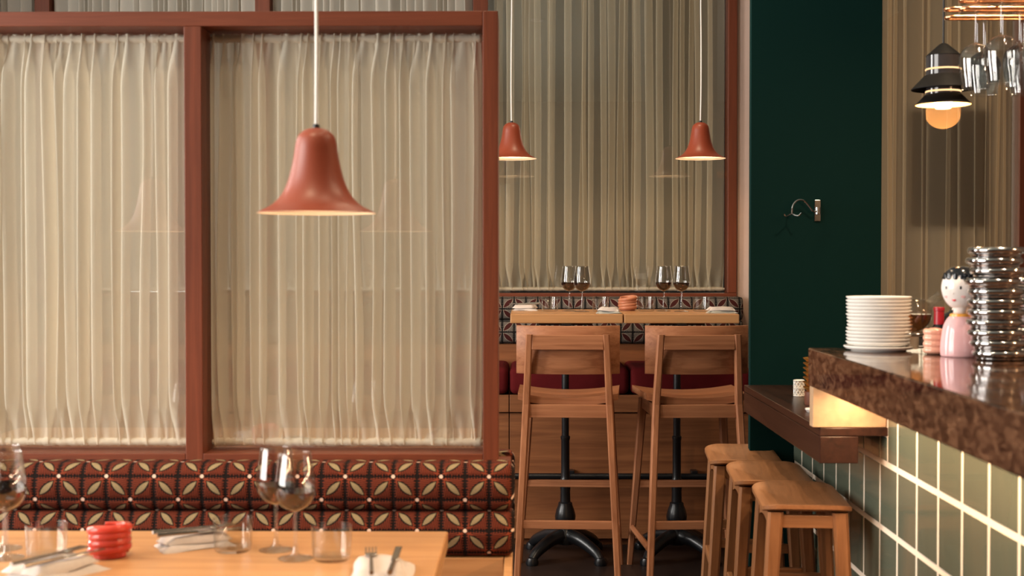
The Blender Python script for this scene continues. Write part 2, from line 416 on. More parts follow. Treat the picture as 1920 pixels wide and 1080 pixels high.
# ------------------------------------------------------------------ curtains
def curtain_mesh(x0, x1, z0, z1, pitch, amp, ov, seed, rows=30, wander=0.3, gather=0.4, header=0.012):
    rng = random.Random(seed)
    W = x1 - x0; bounds = [0.0]
    while bounds[-1] < W: bounds.append(bounds[-1] + pitch * (rng.uniform(0.55, 1.3) if rng.random() < 0.78 else rng.uniform(1.4, 2.3)))
    nf = len(bounds) - 1
    sc_ = W / bounds[-1]; bounds = [b * sc_ for b in bounds]
    A = [amp * rng.uniform(0.55, 1.2) for _ in range(nf)]; CC = [rng.uniform(0.72, 1.15) for _ in range(nf)]
    dr = [(rng.uniform(-1, 1) * pitch * wander, rng.uniform(0, 6.28), rng.uniform(0.7, 1.5)) for _ in range(nf + 1)]
    sub = 14
    bm = bmesh.new(); grid = []
    vs = []
    for r in range(rows + 1):
        t = r / rows
        t = 0.5 - 0.5 * math.cos(PI * t) if True else t
        vs.append(t)
    for t in vs:
        z = z0 + (z1 - z0) * t
        g = min(1.0, min(t, 1 - t) * (z1 - z0) / 0.13)
        g = g * g * (3 - 2 * g)
        row = []
        for k in range(nf):
            env = math.sin(PI * t) ** 0.5 if 0 < t < 1 else 0
            def sh(i):
                if i == 0 or i == nf: return 0
                d = dr[i]; return d[0] * math.sin(d[2] * t * 3.1 + d[1]) * env
            b0, b1 = bounds[k] + sh(k), bounds[k + 1] + sh(k + 1)
            for q in range(sub):
                f = q / sub; ph = 2 * PI * f
                a = A[k] * (gather + (1 - gather) * g)
                x = b0 + (b1 - b0) * f
                y = -a * math.sin(ph)
                x -= ov * min(b1 - b0, pitch * 1.3) * CC[k] * math.sin(ph - 0.0) * (0.35 + 0.65 * g)
                y += (1 - g) * amp * 0.28 * math.sin(2.6 * ph + k * 1.7)
                row.append(bm.verts.new((x0 + min(max(x, -0.004), W + 0.004), y, z)))
        row.append(bm.verts.new((x1, 0, z)))
        grid.append(row)
    for a, b in zip(grid, grid[1:]):
        for i in range(len(a) - 1): bm.faces.new((a[i], a[i + 1], b[i + 1], b[i]))
    return bm
def rod_bm(x0, x1, z, r):
    return tube([(x0, 0, z), (x1, 0, z)], r, 12)
def curtain(name, label, x0, x1, z0, z1, Y, m, pitch, amp, ov, seed, rods, hem=True, group=None, **k):
    t = thing(name, label, 'curtain', (0, Y, 0), 0, group)
    obj('cloth', curtain_mesh(x0, x1, z0, z1, pitch, amp, ov, seed, **k), m, t, 'all')
    for z in rods: obj('curtain_rod', rod_bm(x0 - 0.006, x1 + 0.006, z, 0.0065), 'rod', t, True)
    if hem:   # the stitched rod pockets, slightly gathered tubes of the same cloth
        for z in rods:
            bm = bmesh.new(); n = int((x1 - x0) / 0.006); rng = random.Random(seed + 5)
            pts = [(x0 + (x1 - x0) * i / n, 0, z) for i in range(n + 1)]
            add_tube(bm, pts, [0.0105 + rng.uniform(-0.0013, 0.0013) for _ in pts], 10)
            obj('rod_pocket', bm, m, t, 'all')
    return t
CZ0, CZ1 = 0.857, 1.906
curtain('screen_curtain', 'cream gathered curtain behind the screen pane beside the corner post', -0.802, -0.112, CZ0, CZ1 + 0.008, 3.435, 'nearcurtain', 0.0285, 0.022, 0.56, 3, (CZ0 + 0.006, CZ1 - 0.004), group='screen curtains')
curtain('screen_curtain', 'cream gathered curtain in the screen bay running off the picture', -1.60, -0.858, CZ0, CZ1 + 0.008, 3.435, 'nearcurtain', 0.031, 0.023, 0.56, 8, (CZ0 + 0.006, CZ1 - 0.004), group='screen curtains')
FC0 = 1.183
curtain('window_curtain', 'tall sheer beige curtain behind the high tables', -0.19, 1.012, FC0, 3.03, FW + 0.06, 'farcurtain', 0.036, 0.026, 0.74, 21, (FC0 + 0.006, 3.02), group='far window curtains', wander=0.35)
curtain('window_curtain', 'sheer curtain strip showing above the screen beside the corner post', -1.275, -0.27, FC0, 3.03, FW + 0.05, 'sidecurtain', 0.034, 0.020, 0.50, 22, (FC0 + 0.006, 3.02), group='far window curtains', wander=0.35)
curtain('window_curtain', 'sheer curtain strip showing above the middle of the screen', -2.39, -1.37, FC0, 3.03, FW + 0.05, 'sidecurtain', 0.034, 0.020, 0.50, 23, (FC0 + 0.006, 3.02), group='far window curtains', wander=0.35)
curtain('window_curtain', 'sheer curtain strip in the top corner over the screen', -3.2, -2.49, FC0, 3.03, FW + 0.05, 'sidecurtain', 0.034, 0.020, 0.50, 24, (FC0 + 0.006, 3.02), group='far window curtains', wander=0.35)
curtain('window_curtain', 'olive beige curtain hanging behind the bar next to the green wall', 1.33, 2.475, 0.95, 3.03, FW + 0.06, 'rightcurtain', 0.045, 0.030, 0.66, 31, (0.956, 3.02), group='far window curtains', wander=0.15)
tag(obj('dark_board', box(1.962, 2.366, FW + 0.105, FW + 0.125, 1.505, 2.10, bev=0.004), 'board'), 'dark rectangular board showing through the curtain behind the bar', 'board')

# ------------------------------------------------------------------ glazed screen on the banquette
scr = thing('glazed_screen', 'red-brown wooden screen with glass panes above the patterned banquette', 'screen', (0, 0, 0))
SY0, SY1 = 3.333, 3.475
for x0, x1 in ((-0.105, -0.067), (-0.852, -0.808), (-1.648, -1.604)):
    obj('post', box(x0, x1, SY0, SY1, 0.823, 1.954 if x1 > -0.1 else 1.917, bev=0.002), 'red_z', scr)
obj('top_rail', box(-1.648, -0.105, SY0, SY1, 1.917, 1.954, bev=0.002), 'red_x', scr)
for x0, x1 in ((-0.808, -0.105), (-1.604, -0.852)):
    obj('bottom_rail', box(x0, x1, SY0, SY1, 0.823, 0.847, bev=0.002), 'red_x', scr)
    obj('pane', box(x0, x1, 3.385, 3.390, 0.847, 1.917), 'pane', scr)

# ------------------------------------------------------------------ cushions
CELL = 0.0587
def cushion_bm(x0, x1, yf, yb, z0, z1, r, u0, zv, sign=-1, voff=0.0, roundend=(False, True), bulge=0.006):
    """long upholstered roll; front at yf. UV in pattern cells, v=0 at height zv on the front"""
    prof = []
    def arc(cy, cz, a0, a1, n=6):
        for i in range(n + 1):
            a = a0 + (a1 - a0) * i / n; prof.append((cy + sign * r * math.cos(a), cz + r * math.sin(a)))
    prof.append((yb, z0))
    arc(yf - sign * r, z0 + r, -PI / 2, 0)
    nm = 6
    for i in range(1, nm):
        f = i / nm; z = z0 + r + (z1 - z0 - 2 * r) * f
        prof.append((yf + sign * bulge * math.sin(PI * f), z))
    arc(yf - sign * r, z1 - r, 0, PI / 2)
    prof.append((yb, z1))
    L = [0]
    for p, q in zip(prof, prof[1:]): L.append(L[-1] + math.hypot(q[0] - p[0], q[1] - p[1]))
    ref = None
    for k in range(len(prof) - 1):
        if prof[k][1] <= zv <= prof[k + 1][1] and abs(prof[k][0] - yf) < r * 1.3: ref = L[k] + zv - prof[k][1]
    ref = ref if ref is not None else L[-1] / 2
    xs = [x0 + (x1 - x0) * i / 40 for i in range(41)]
    e = 0.02
    ends = []
    if roundend[1]: ends = [(x1 - e + e * math.sin(PI / 2 * q / 5), math.cos(PI / 2 * q / 5)) for q in range(6)]
    st = [(x, 1.0) for x in xs if not roundend[1] or x < x1 - e - 1e-4] + ends
    if roundend[0]:
        st = [(x0 + e - e * math.sin(PI / 2 * q / 5), math.cos(PI / 2 * q / 5)) for q in range(5, -1, -1)] + [s for s in st if s[0] > x0 + e + 1e-4]
    bm = bmesh.new(); uvl = bm.loops.layers.uv.new('UVMap'); rows = []; uvs = {}
    cz = (z0 + z1) / 2
    for x, s in st:
        q = 1 - (1 - s) * 0.35; row = []
        for (y, z), l in zip(prof, L):
            yy = yb + (y - yb) * (1 - (1 - s) * 0.5); zz = cz + (z - cz) * q
            v = bm.verts.new((x, yy, zz)); uvs[v] = ((x - u0) / CELL, (l - ref) / CELL + voff); row.append(v)
        rows.append(row)
    for a, b in zip(rows, rows[1:]):
        for i in range(len(a) - 1): bm.faces.new((a[i], b[i], b[i + 1], a[i + 1]))
    bm.faces.new(rows[0]); bm.faces.new(list(reversed(rows[-1])))
    bm.faces.new([r_[0] for r_ in rows] + [r_[-1] for r_ in reversed(rows)])
    for f in bm.faces:
        for lp in f.loops: lp[uvl].uv = uvs[lp.vert]
    return bm
# near double banquette
nb = thing('patterned_banquette', 'red leaf-patterned banquette under the wooden screen', 'banquette', (0, 0, 0))
obj('back_cushion', cushion_bm(-2.9, -0.026, 3.252, 3.335, 0.716, 0.832, 0.032, -0.0876, 0.803), 'leafred', nb, True)
obj('back_cushion', cushion_bm(-2.9, -0.026, 3.252, 3.335, 0.603, 0.716, 0.032, -0.0876 - CELL, 0.671), 'leafred', nb, True)
obj('rear_back_cushion', cushion_bm(-2.9, -0.026, 3.555, 3.472, 0.716, 0.832, 0.032, -0.0876, 0.803, sign=1), 'leafred', nb, True)
obj('rear_back_cushion', cushion_bm(-2.9, -0.026, 3.555, 3.472, 0.603, 0.716, 0.032, -0.0876 - CELL, 0.671, sign=1), 'leafred', nb, True)
obj('back_core', box(-2.9, -0.036, 3.336, 3.471, 0.05, 0.822, bev=0.003), 'red_x', nb)
obj('back_panel', box(-2.9, -0.052, 3.262, 3.335, 0.42, 0.601, bev=0.002), 'tan_x', nb)
obj('end_panel', box(-0.050, -0.030, 2.86, 3.335, 0.05, 0.601, bev=0.002), 'tan_z', nb)
obj('seat_base', box(-2.9, -0.052, 2.80, 3.26, 0.05, 0.40, bev=0.003), 'tan_x', nb)
obj('seat_cushion', box(-2.9, -0.055, 2.78, 3.255, 0.402, 0.47, bev=0.02, seg=4), 'velvet', nb, True)
obj('rear_seat_base', box(-2.9, -0.052, 3.473, 3.95, 0.05, 0.40, bev=0.003), 'tan_x', nb)
# far high bench
hb = thing('high_bench', 'high oak bench with dark red seat and grey leaf-patterned back behind the high tables', 'bench', (0, 0, 0))
XR = 1.088
obj('back_cushion', cushion_bm(-3.15, XR, 6.60, 6.755, 1.038, 1.153, 0.032, 0.182 - CELL, 1.095), 'leafgrey', hb, True)
obj('back_cushion', cushion_bm(-3.15, XR, 6.60, 6.755, 0.921, 1.038, 0.032, 0.182 - CELL, 0.98), 'leafgrey', hb, True)
obj('back_panel', box(-3.15, 1.06, 6.63, 6.755, 0.70, 0.919, bev=0.002), 'ben_x', hb)
for i in range(6):
    x1 = 1.055 - i * 0.56; x0 = x1 - 0.556
    if i == 0: x0, x1 = 0.489, 1.055
    else: x1 = 0.485 - (i - 1) * 0.56; x0 = x1 - 0.556
    obj('seat_cushion', box(x0, x1, 6.17, 6.628, 0.712, 0.838, bev=0.03, seg=4), 'velvet', hb, True)
for i in range(5):
    x1 = 1.055 if i == 0 else -0.072 - (i - 1) * 0.9 - 0.002
    x0 = -0.070 if i == 0 else x1 - 0.896
    obj('front_board', box(x0, x1, 6.19, 6.225, 0.628, 0.709, bev=0.002), 'ben_x', hb)
    obj('front_panel', box(x0, x1, 6.205, 6.24, 0.035, 0.622, bev=0.002), 'ben_x', hb)
obj('carcass', box(-3.15, 1.053, 6.242, 6.755, 0.0, 0.70), 'ben_x', hb)
# black iron foot rail in front of the bench
fr = thing('foot_rail', 'black iron foot rail along the front of the high bench', 'rail', (0, 0, 0))
obj('rail_tube', tube([(-1.2, 6.15, 0.336), (1.03, 6.15, 0.336)], 0.0145, 12), 'iron', fr, True)
for x in (0.215, 0.785, -0.4): obj('bracket', boxes([(x - 0.015, x + 0.015, 6.148, 6.204, 0.335, 0.362)], 0.004), 'iron', fr)

# ------------------------------------------------------------------ iron pedestal tables
def pedestal(parent, top_z, span_x, span_y, hx=0.0, hy=0.0):
    bz = 0.11
    prof = [(0.0, 0.06), (0.040, 0.06), (0.052, 0.085), (0.046, 0.115), (0.032, 0.128), (0.028, 0.14), (0.033, 0.15), (0.045, 0.168), (0.047, 0.185), (0.040, 0.215), (0.032, 0.235), (0.031, 0.245), (0.0235, 0.25),
            (0.022, 0.30), (0.0255, 0.325), (0.0255, 0.345), (0.021, 0.352), (0.019, 0.36), (0.019, top_z * 0.48), (0.0215, top_z * 0.48 + 0.004), (0.0215, top_z * 0.48 + 0.016), (0.0165, top_z * 0.48 + 0.02), (0.0165, top_z - 0.055), (0.0, top_z - 0.055)]
    obj('column', lathe([(r, z) for r, z in prof], 20, hx, hy), 'iron', parent, True)
    for sx in (-1, 1):
        for sy in (-1, 1):
            P = spline([(hx + sx * 0.02, hy + sy * 0.02, 0.098), (hx + sx * span_x * 0.45, hy + sy * span_y * 0.42, 0.088), (hx + sx * span_x * 0.85, hy + sy * span_y * 0.82, 0.052), (hx + sx * span_x, hy + sy * span_y, 0.022)], 4)
            n = len(P); bm = tube(P, [0.034 - 0.014 * i / (n - 1) for i in range(n)], 10)
            add_lathe(bm, [(0, 0), (0.026, 0.0), (0.03, 0.012), (0.022, 0.032), (0.0, 0.04)], 12, hx + sx * span_x, hy + sy * span_y)
            obj('foot', bm, 'iron', parent, True)
    obj('top_plate', boxes([(hx - 0.12, hx + 0.12, hy - 0.02, hy + 0.02, top_z - 0.055, top_z - 0.042), (hx - 0.02, hx + 0.02, hy - 0.2, hy + 0.2, top_z - 0.055, top_z - 0.042)]), 'iron', parent)
def high_table(x0, x1, label):
    cx = (x0 + x1) / 2
    t = thing('high_table', label, 'table', (cx, 6.10, 0), 0, 'high oak tables')
    obj('tabletop', box(x0 - cx, x1 - cx, -0.30, 0.30, 1.060, 1.10, bev=0.004), 'tan_x', t)
    pedestal(t, 1.10, 0.15, 0.165, 0, -0.12)
    return t
high_table(-0.063, 0.4275, 'high oak table on black iron pedestal beside the screen post')
high_table(0.4325, 0.933, 'high oak table on black iron pedestal beside the green wall')
dt = thing('dining_table', 'oak dining table laid with glasses in front of the banquette', 'table', (-0.965, 2.50, 0))
obj('tabletop', box(-0.8, 0.8, -0.354, 0.354, 0.712, 0.75, bev=0.004), 'tan_x', dt)
pedestal(dt, 0.752, 0.18, 0.24, -0.45); pedestal(dt, 0.752, 0.18, 0.24, 0.45)

# ------------------------------------------------------------------ bar chairs
def make_chair(label):
    t = thing('bar_chair', label, 'chair', (0, 0, 0), 0, 'oak bar chairs')
    def rx(z): return 0.205 - 0.050 * z / 1.035
    def ry(z): return -0.265 + 0.075 * min(z, 0.75) / 0.75 - max(0, z - 0.75) * 0.14
    for s in (-1, 1):
        bm = bmesh.new()
        add_bar(bm, (s * rx(0), ry(0), 0), (s * rx(0.75), ry(0.75), 0.75), 0.026, 0.034, 0.030, 0.042)
        add_bar(bm, (s * rx(0.75), ry(0.75), 0.7495), (s * rx(1.035), ry(1.035), 1.035), 0.030, 0.042, 0.027, 0.026)
        obj('rear_leg', bm, 'oak_z', t)
        obj('front_leg', bar((s * 0.222, 0.252, 0), (s * 0.172, 0.185, 0.74), 0.026, 0.032, 0.036, 0.036), 'oak_z', t)
        # side stretcher and side apron
        bm = bmesh.new(); add_tube(bm, [(s * 0.197, ry(0.165) + 0.015, 0.165), (s * 0.211, 0.238, 0.165)], 0.0135, 8); obj('side_stretcher', bm, 'oak_y', t)
        bm = box(s * 0.168 - 0.011, s * 0.168 + 0.011, -0.185, 0.178, 0.695, 0.748, bev=0.002); obj('side_apron', bm, 'oak_y', t)
    obj('rear_stretcher', box(-rx(0.267) + 0.012, rx(0.267) - 0.012, ry(0.267) - 0.011, ry(0.267) + 0.011, 0.25, 0.284, bev=0.003), 'oak_x', t)
    obj('foot_rest', box(-0.196 + 0.008, 0.196 - 0.008, 0.209, 0.231, 0.343, 0.373, bev=0.003), 'oak_x', t)
    obj('rear_apron', box(-0.157, 0.157, -0.200, -0.178, 0.695, 0.748, bev=0.002), 'oak_x', t)
    obj('front_apron', box(-0.157, 0.157, 0.172, 0.194, 0.695, 0.748, bev=0.002), 'oak_x', t)
    # saddle seat
    bm = bmesh.new(); top = []; bot = []
    NX, NY = 16, 6
    for j in range(NY + 1):
        y = -0.165 + 0.375 * j / NY
        if j == 0: y = -0.168
        A = []; B = []
        for i in range(NX + 1):
            f = i / NX * 2 - 1; hw = 0.205 + 0.012 * (j / NY)
            z = 0.772 + 0.020 * f * f
            A.append(bm.verts.new((f * hw, y, z))); B.append(bm.verts.new((f * hw, y, z - 0.030 - 0.008 * (1 - f * f) + 0.004)))
        top.append(A); bot.append(B)
    for G, rev in ((top, 0), (bot, 1)):
        for a, b in zip(G, G[1:]):
            for i in range(NX): bm.faces.new((a[i], a[i + 1], b[i + 1], b[i]))
    for j in range(NY):
        for i in (0, NX): bm.faces.new((top[j][i], top[j + 1][i], bot[j + 1][i], bot[j][i]))
    for i in range(NX):
        for j in (0, NY): bm.faces.new((top[j][i], top[j][i + 1], bot[j][i + 1], bot[j][i]))
    obj('seat', bm, 'oak_x', t, True)
    # top rail between the uprights, bent back board
    yt = ry(1.0)
    obj('back_rail', box(-rx(1.0) + 0.012, rx(1.0) - 0.012, yt - 0.012, yt + 0.010, 0.973, 1.033, bev=0.003), 'oak_x', t)
    bm = bmesh.new(); NX = 20; F = []; R = []
    for zi, z in enumerate((0.872, 0.876, 1.064, 1.068)):
        a = []; b = []
        for i in range(NX + 1):
            f = i / NX * 2 - 1
            yc = yt + 0.0135 + 0.050 * abs(f) ** 2.6
            ins = 0.003 if zi in (0, 3) else 0.0
            a.append(bm.verts.new((f * 0.211, yc + ins, z))); b.append(bm.verts.new((f * 0.211 * 0.985, yc + 0.024 - ins, z)))
        F.append(a); R.append(b)
    for G in (F, R):
        for a, b in zip(G, G[1:]):
            for i in range(NX): bm.faces.new((a[i], a[i + 1], b[i + 1], b[i]))
    for k in (0, 3):
        for i in range(NX): bm.faces.new((F[k][i], F[k][i + 1], R[k][i + 1], R[k][i]))
    for i in (0, NX):
        for k in range(3): bm.faces.new((F[k][i], F[k + 1][i], R[k + 1][i], R[k][i]))
    obj('backrest', bm, 'oak_x', t, True)
    return t
ch1 = make_chair('oak bar chair with open back frame standing closest to the screen post')
ch1.location = (0.185, 5.60, 0); ch1.rotation_euler = (0, 0, math.radians(-3))
dup(ch1, (0.693, 5.60, 0), 'oak bar chair with open back frame next to the low bar stools', math.radians(2.5))

# ------------------------------------------------------------------ low stools
def make_stool(label):
    t = thing('bar_stool', label, 'stool', (0, 0, 0), 0, 'saddle stools at the bar')
    HX, HY, H = 0.121, 0.20, 0.675
    # rounded saddle seat
    bm = bmesh.new(); r = 0.052; out = []
    for cx, cy, a0 in ((HX - r, HY - r, 0), (-HX + r, HY - r, PI / 2), (-HX + r, -HY + r, PI), (HX - r, -HY + r, 1.5 * PI)):
        for i in range(7): a = a0 + PI / 2 * i / 6; out.append((cx + r * math.cos(a), cy + r * math.sin(a)))
    def zz(y): return H - 0.027 * (1 - (y / HY) ** 2)
    rings = []
    for sc_, dz in ((0.0, 0), (0.25, 0), (0.5, 0), (0.75, 0), (0.97, 0), (1.0, -0.003), (1.0, -0.013), (0.97, -0.016), (0.6, -0.016), (0.0, -0.016)):
        if sc_ == 0: rings.append([bm.verts.new((0, 0, zz(0) + dz))])
        else: rings.append([bm.verts.new((x * sc_, y * sc_, zz(y * sc_) + dz)) for x, y in out])
    for A, B in zip(rings, rings[1:]):
        n = len(out)
        for k in range(n):
            k2 = (k + 1) % n
            if len(A) == 1: bm.faces.new((A[0], B[k], B[k2]))
            elif len(B) == 1: bm.faces.new((A[k], A[k2], B[0]))
            else: bm.faces.new((A[k], A[k2], B[k2], B[k]))
    obj('seat', bm, 'sto_y', t, True)
    for sx in (-1, 1):
        for sy in (-1, 1):
            obj('leg', bar((sx * 0.126, sy * 0.183, 0), (sx * 0.086, sy * 0.158, 0.648), 0.032, 0.034, 0.042, 0.042), 'sto_z', t)
        # curved side apron below the dip
        bm = bmesh.new(); top = []; bot = []
        for i in range(13):
            y = -0.142 + 0.284 * i / 12; z1 = zz(y) - 0.0165; z0 = 0.585 + 0.022 * (1 - (y / 0.142) ** 2)
            top.append([bm.verts.new((sx * 0.089 + d, y, z1)) for d in (-0.011, 0.011)]); bot.append([bm.verts.new((sx * 0.089 + d, y, z0)) for d in (-0.011, 0.011)])
        for i in range(12):
            for A in (top, bot): bm.faces.new((A[i][0], A[i][1], A[i + 1][1], A[i + 1][0]))
            for k in (0, 1): bm.faces.new((top[i][k], top[i + 1][k], bot[i + 1][k], bot[i][k]))
        for i in (0, 12): bm.faces.new((top[i][0], top[i][1], bot[i][1], bot[i][0]))
        obj('side_apron', bm, 'sto_y', t)
        obj('side_stretcher', box(sx * 0.1085 - 0.009, sx * 0.1085 + 0.009, -0.165, 0.165, 0.285, 0.315, bev=0.003), 'sto_y', t)
    for sy in (-1, 1):
        obj('end_apron', box(-0.07, 0.07, sy * 0.160 - 0.010, sy * 0.160 + 0.010, 0.605, 0.640, bev=0.002), 'sto_x', t)
        obj('end_stretcher', box(-0.096, 0.096, sy * 0.169 - 0.009, sy * 0.169 + 0.009, 0.375, 0.405, bev=0.003), 'sto_x', t)
    return t
for ax, n in enumerate('xyz'): M['sto_' + n] = wood('stool_oak_' + n, (0.32, 0.142, 0.060), (0.22, 0.094, 0.038), axis=ax, rough=0.38)
st1 = make_stool('oak saddle stool at the front of the row by the tiled bar')
st1.location = (0.782, 3.785, 0); st1.rotation_euler = (0, 0, math.radians(-4.5))
dup(st1, (0.768, 4.190, 0), 'oak saddle stool in the middle of the row by the tiled bar', math.radians(-4))
dup(st1, (0.752, 4.600, 0), 'oak saddle stool at the far end of the row, closest to the bar chairs', math.radians(-4.5))

# ------------------------------------------------------------------ the bar
XT = 0.953
bc = thing('bar_counter', 'bar front clad in square green glazed tiles with wide cream joints', 'bar', (0, 0, 0))
obj('grout_body', box(XT, 1.55, 1.2, 3.548, 0, 0.998), 'grout', bc)
obj('low_body', box(XT + 0.0005, 1.25, 3.549, 4.71, 0, 0.868), 'grout', bc)
P_ = 0.1677; GY = 4.58
tile_me = None
rows = [(0.804, 0.972), (0.628, 0.788), (0.452, 0.612), (0.276, 0.436), (0.100, 0.260)]
for r, (z0, z1) in enumerate(rows):
    proto = None
    for k in range(0, 20):
        yb_ = GY - k * P_; y0, y1 = yb_ - P_ + 0.008, yb_ - 0.008
        if y0 < 1.25: break
        if r == 0 and y1 > 3.55 and y0 < 3.45:      # the tile cut around the walnut ledge
            obj('tile', box(XT - 0.0012, XT + 0.0035, y0, 3.494, z0, z1, bev=0.0005, seg=1), 'tile', bc)
            obj('tile', box(XT - 0.0012, XT + 0.0035, 3.506, y1, z0, 0.866, bev=0.0005, seg=1), 'tile', bc); continue
        zt = 0.866 if (r == 0 and y1 > 3.50) else z1
        key = (r, zt)
        if proto and proto[0] == key:
            o = bpy.data.objects.new('tile', proto[1]); C.objects.link(o); o.parent = bc
        else:
            o = obj('tile', box(-0.0008, 0.006, -(P_ - 0.016) / 2, (P_ - 0.016) / 2, 0, zt - z0, bev=0.0005, seg=1), 'tile', bc)
            proto = (key, o.data)
        o.location = (XT - 0.0004, (y0 + y1) / 2, z0)
for z0, z1 in rows[1:]:
    obj('tile', box(XT - 0.0012, XT + 0.0035, 4.59, 4.715, z0, z1, bev=0.0005, seg=1), 'tile', bc)
# LED strip fitted under the worktop lip
led = thing('light_strip', 'warm light strip hidden under the marble worktop', 'light', (0.86, 2.4, 0.992))
obj('channel', box(-0.006, 0.006, -1.1, 1.08, 0.0, 0.006), 'copper', led)
def strip(name, x, y, z, sx, sy, power, parent):
    l = bpy.data.lights.new(name, 'AREA'); l.shape = 'RECTANGLE'; l.size = sx; l.size_y = sy; l.energy = power; l.color = (1.0, 0.60, 0.32)
    o = bpy.data.objects.new(name, l); C.objects.link(o); o.parent = parent; o.location = (x, y, z); o.rotation_euler = (0, math.radians(12), 0)
strip('strip_light', 0, -0.01, -0.004, 0.012, 2.16, 18.0, led)
tag(obj('marble_worktop', box(0.754, 1.75, 1.1, 3.55, 1.0, 1.10, bev=0.003), 'marble'), 'thick glossy brown marble worktop on the bar', 'worktop')
tag(obj('marble_riser', box(0.757, 0.950, 3.505, 3.545, 0.8935, 0.9995, bev=0.002), 'riser'), 'lit stone upstand under the end of the marble worktop', 'upstand')
lw = thing('low_wall_shelf', 'dark walnut ledge running from the bar end to the green wall', 'shelf', (0, 0, 0))
obj('top_board', box(0.775, 1.25, 3.50, 4.715, 0.871, 0.893, bev=0.002), 'wal_y', lw)
obj('fascia', box(0.775, 0.876, 3.50, 4.715, 0.799, 0.870, bev=0.002), 'wal_y', lw)

# ------------------------------------------------------------------ pendant lamps
def bell_pendant(name, loc, label, cord_top, power, scale=1.0):
    t = thing(name, label, 'lamp', loc, 0, 'terracotta bell pendants')
    ctl = [(0.1150, 0.0), (0.1045, 0.0055), (0.0850, 0.0160), (0.0680, 0.034), (0.0560, 0.058), (0.0475, 0.088), (0.0425, 0.115), (0.0395, 0.135), (0.0340, 0.150), (0.0220, 0.1605), (0.0080, 0.1645), (0.004, 0.165)]
    P = [(p.x, p.y) for p in spline(ctl, 4)]
    bm = lathe(P, 64); obj('shade', bm, 'terracotta', t, 'all')
    Q = [(max(r - 0.0022, 0.001), z - 0.0012 if z > 0.004 else z) for r, z in P]; Q[0] = (0.1148, -0.0006)
    obj('shade_lining', lathe(Q, 64), 'inner', t, 'all')
    obj('cord_grip', lathe([(0, 0.164), (0.007, 0.164), (0.007, 0.171), (0.0035, 0.1725), (0, 0.1725)], 16), 'black', t, True)
    rng = random.Random(label); top = cord_top - loc[2]
    pts = [(rng.uniform(-.003, .003) if 0 < i < 10 else 0, 0, 0.171 + (top - 0.171) * i / 10) for i in range(11)]
    obj('cord', tube(spline(pts, 3), 0.0033, 8), 'whitecord', t, True)
    obj('bulb', lathe([(0, 0.042), (0.014, 0.046), (0.02, 0.058), (0.016, 0.075), (0.011, 0.088), (0.011, 0.105), (0, 0.106)], 16), 'bulb', t, True)
    obj('ceiling_cap', lathe([(0, top - 0.03), (0.045, top - 0.03), (0.05, top - 0.002), (0, top - 0.002)], 24), 'whitecord', t, True)
    l = bpy.data.lights.new('bulb_light', 'POINT'); l.energy = power; l.color = WARM; l.shadow_soft_size = 0.02
    lo = bpy.data.objects.new('bulb_light', l); C.objects.link(lo); lo.parent = t; lo.location = (0, 0, 0.03)
    return t
bell_pendant('bell_pendant', (-0.405, 2.59, 1.424), 'large-looking terracotta bell pendant hanging in front of the cream screen curtain', 3.3, 3.1)
bell_pendant('bell_pendant', (-1.17, 2.59, 1.424), 'terracotta bell pendant outside the picture, mirrored in the screen glass', 3.3, 3.1)
bell_pendant('bell_pendant', (-0.061, 6.11, 1.80), 'terracotta bell pendant half hidden behind the screen post', 3.3, 3.1)
bell_pendant('bell_pendant', (0.802, 6.11, 1.80), 'terracotta bell pendant hanging near the blush wall strip', 3.3, 3.1)
# tiered charcoal lamp over the bar
L0 = (1.17, 3.75, 1.70)
tl = thing('tiered_lamp', 'charcoal tiered lantern lamp with glowing glass globe over the bar', 'lamp', L0)
obj('cap', lathe([(0.004, 0.240), (0.012, 0.236), (0.046, 0.206), (0.048, 0.204), (0, 0.204)], 40), 'lampgrey', tl, True)
obj('upper_body', lathe([(0.047, 0.2035), (0.047, 0.150), (0.0, 0.150)], 40), 'lampclear', tl, True)
obj('glow_ring', lathe([(0.048, 0.1685), (0.0495, 0.166), (0.048, 0.1635)], 40), 'ring', tl, True)
obj('upper_brim', lathe([(0.044, 0.152), (0.052, 0.149), (0.087, 0.112), (0.0865, 0.110), (0.050, 0.143), (0.04, 0.146)], 48), 'lampgrey', tl, True)
obj('middle_body', lathe([(0.047, 0.1455), (0.047, 0.098), (0.046, 0.094)], 40), 'lampclear', tl, True)
obj('glow_ring', lathe([(0.0475, 0.1065), (0.049, 0.104), (0.0475, 0.1015)], 40), 'ring', tl, True)
obj('lower_brim', lathe([(0.045, 0.097), (0.050, 0.095), (0.0755, 0.069), (0.0750, 0.0675)], 48), 'lampgrey', tl, True)
obj('brim_lining', lathe([(0.0748, 0.0672), (0.049, 0.092), (0.0, 0.094)], 48), 'shadegold', tl, True)
obj('globe', lathe([(0.045, 0.088), (0.0465, 0.06), (0.0465, 0.04)] + [(0.0465 * math.cos(a), 0.04 - 0.0395 * math.sin(a)) for a in [PI / 2 * i / 8 for i in range(1, 9)]], 40), 'globe', tl, 'all')
obj('bulb', lathe([(0, 0.055), (0.02, 0.057), (0.026, 0.066), (0.024, 0.088), (0, 0.09)], 24), 'bulb2', tl, True)
obj('cord', tube([(0, 0, 0.238), (0.001, 0, 0.6), (0, 0, 1.6)], 0.0032, 8), 'black', tl, True)
l = bpy.data.lights.new('bulb_light', 'POINT'); l.energy = 4.5; l.color = WARM2; l.shadow_soft_size = 0.025
lo = bpy.data.objects.new('bulb_light', l); C.objects.link(lo); lo.parent = tl; lo.location = (0, 0, 0.035)
t2 = dup(tl, (1.80, 2.75, 1.70), 'added charcoal tiered lantern lamp over the bar, outside the picture')  # unseen lamp added for orange reflections on bowls and plates
for ch in t2.children:
    pass
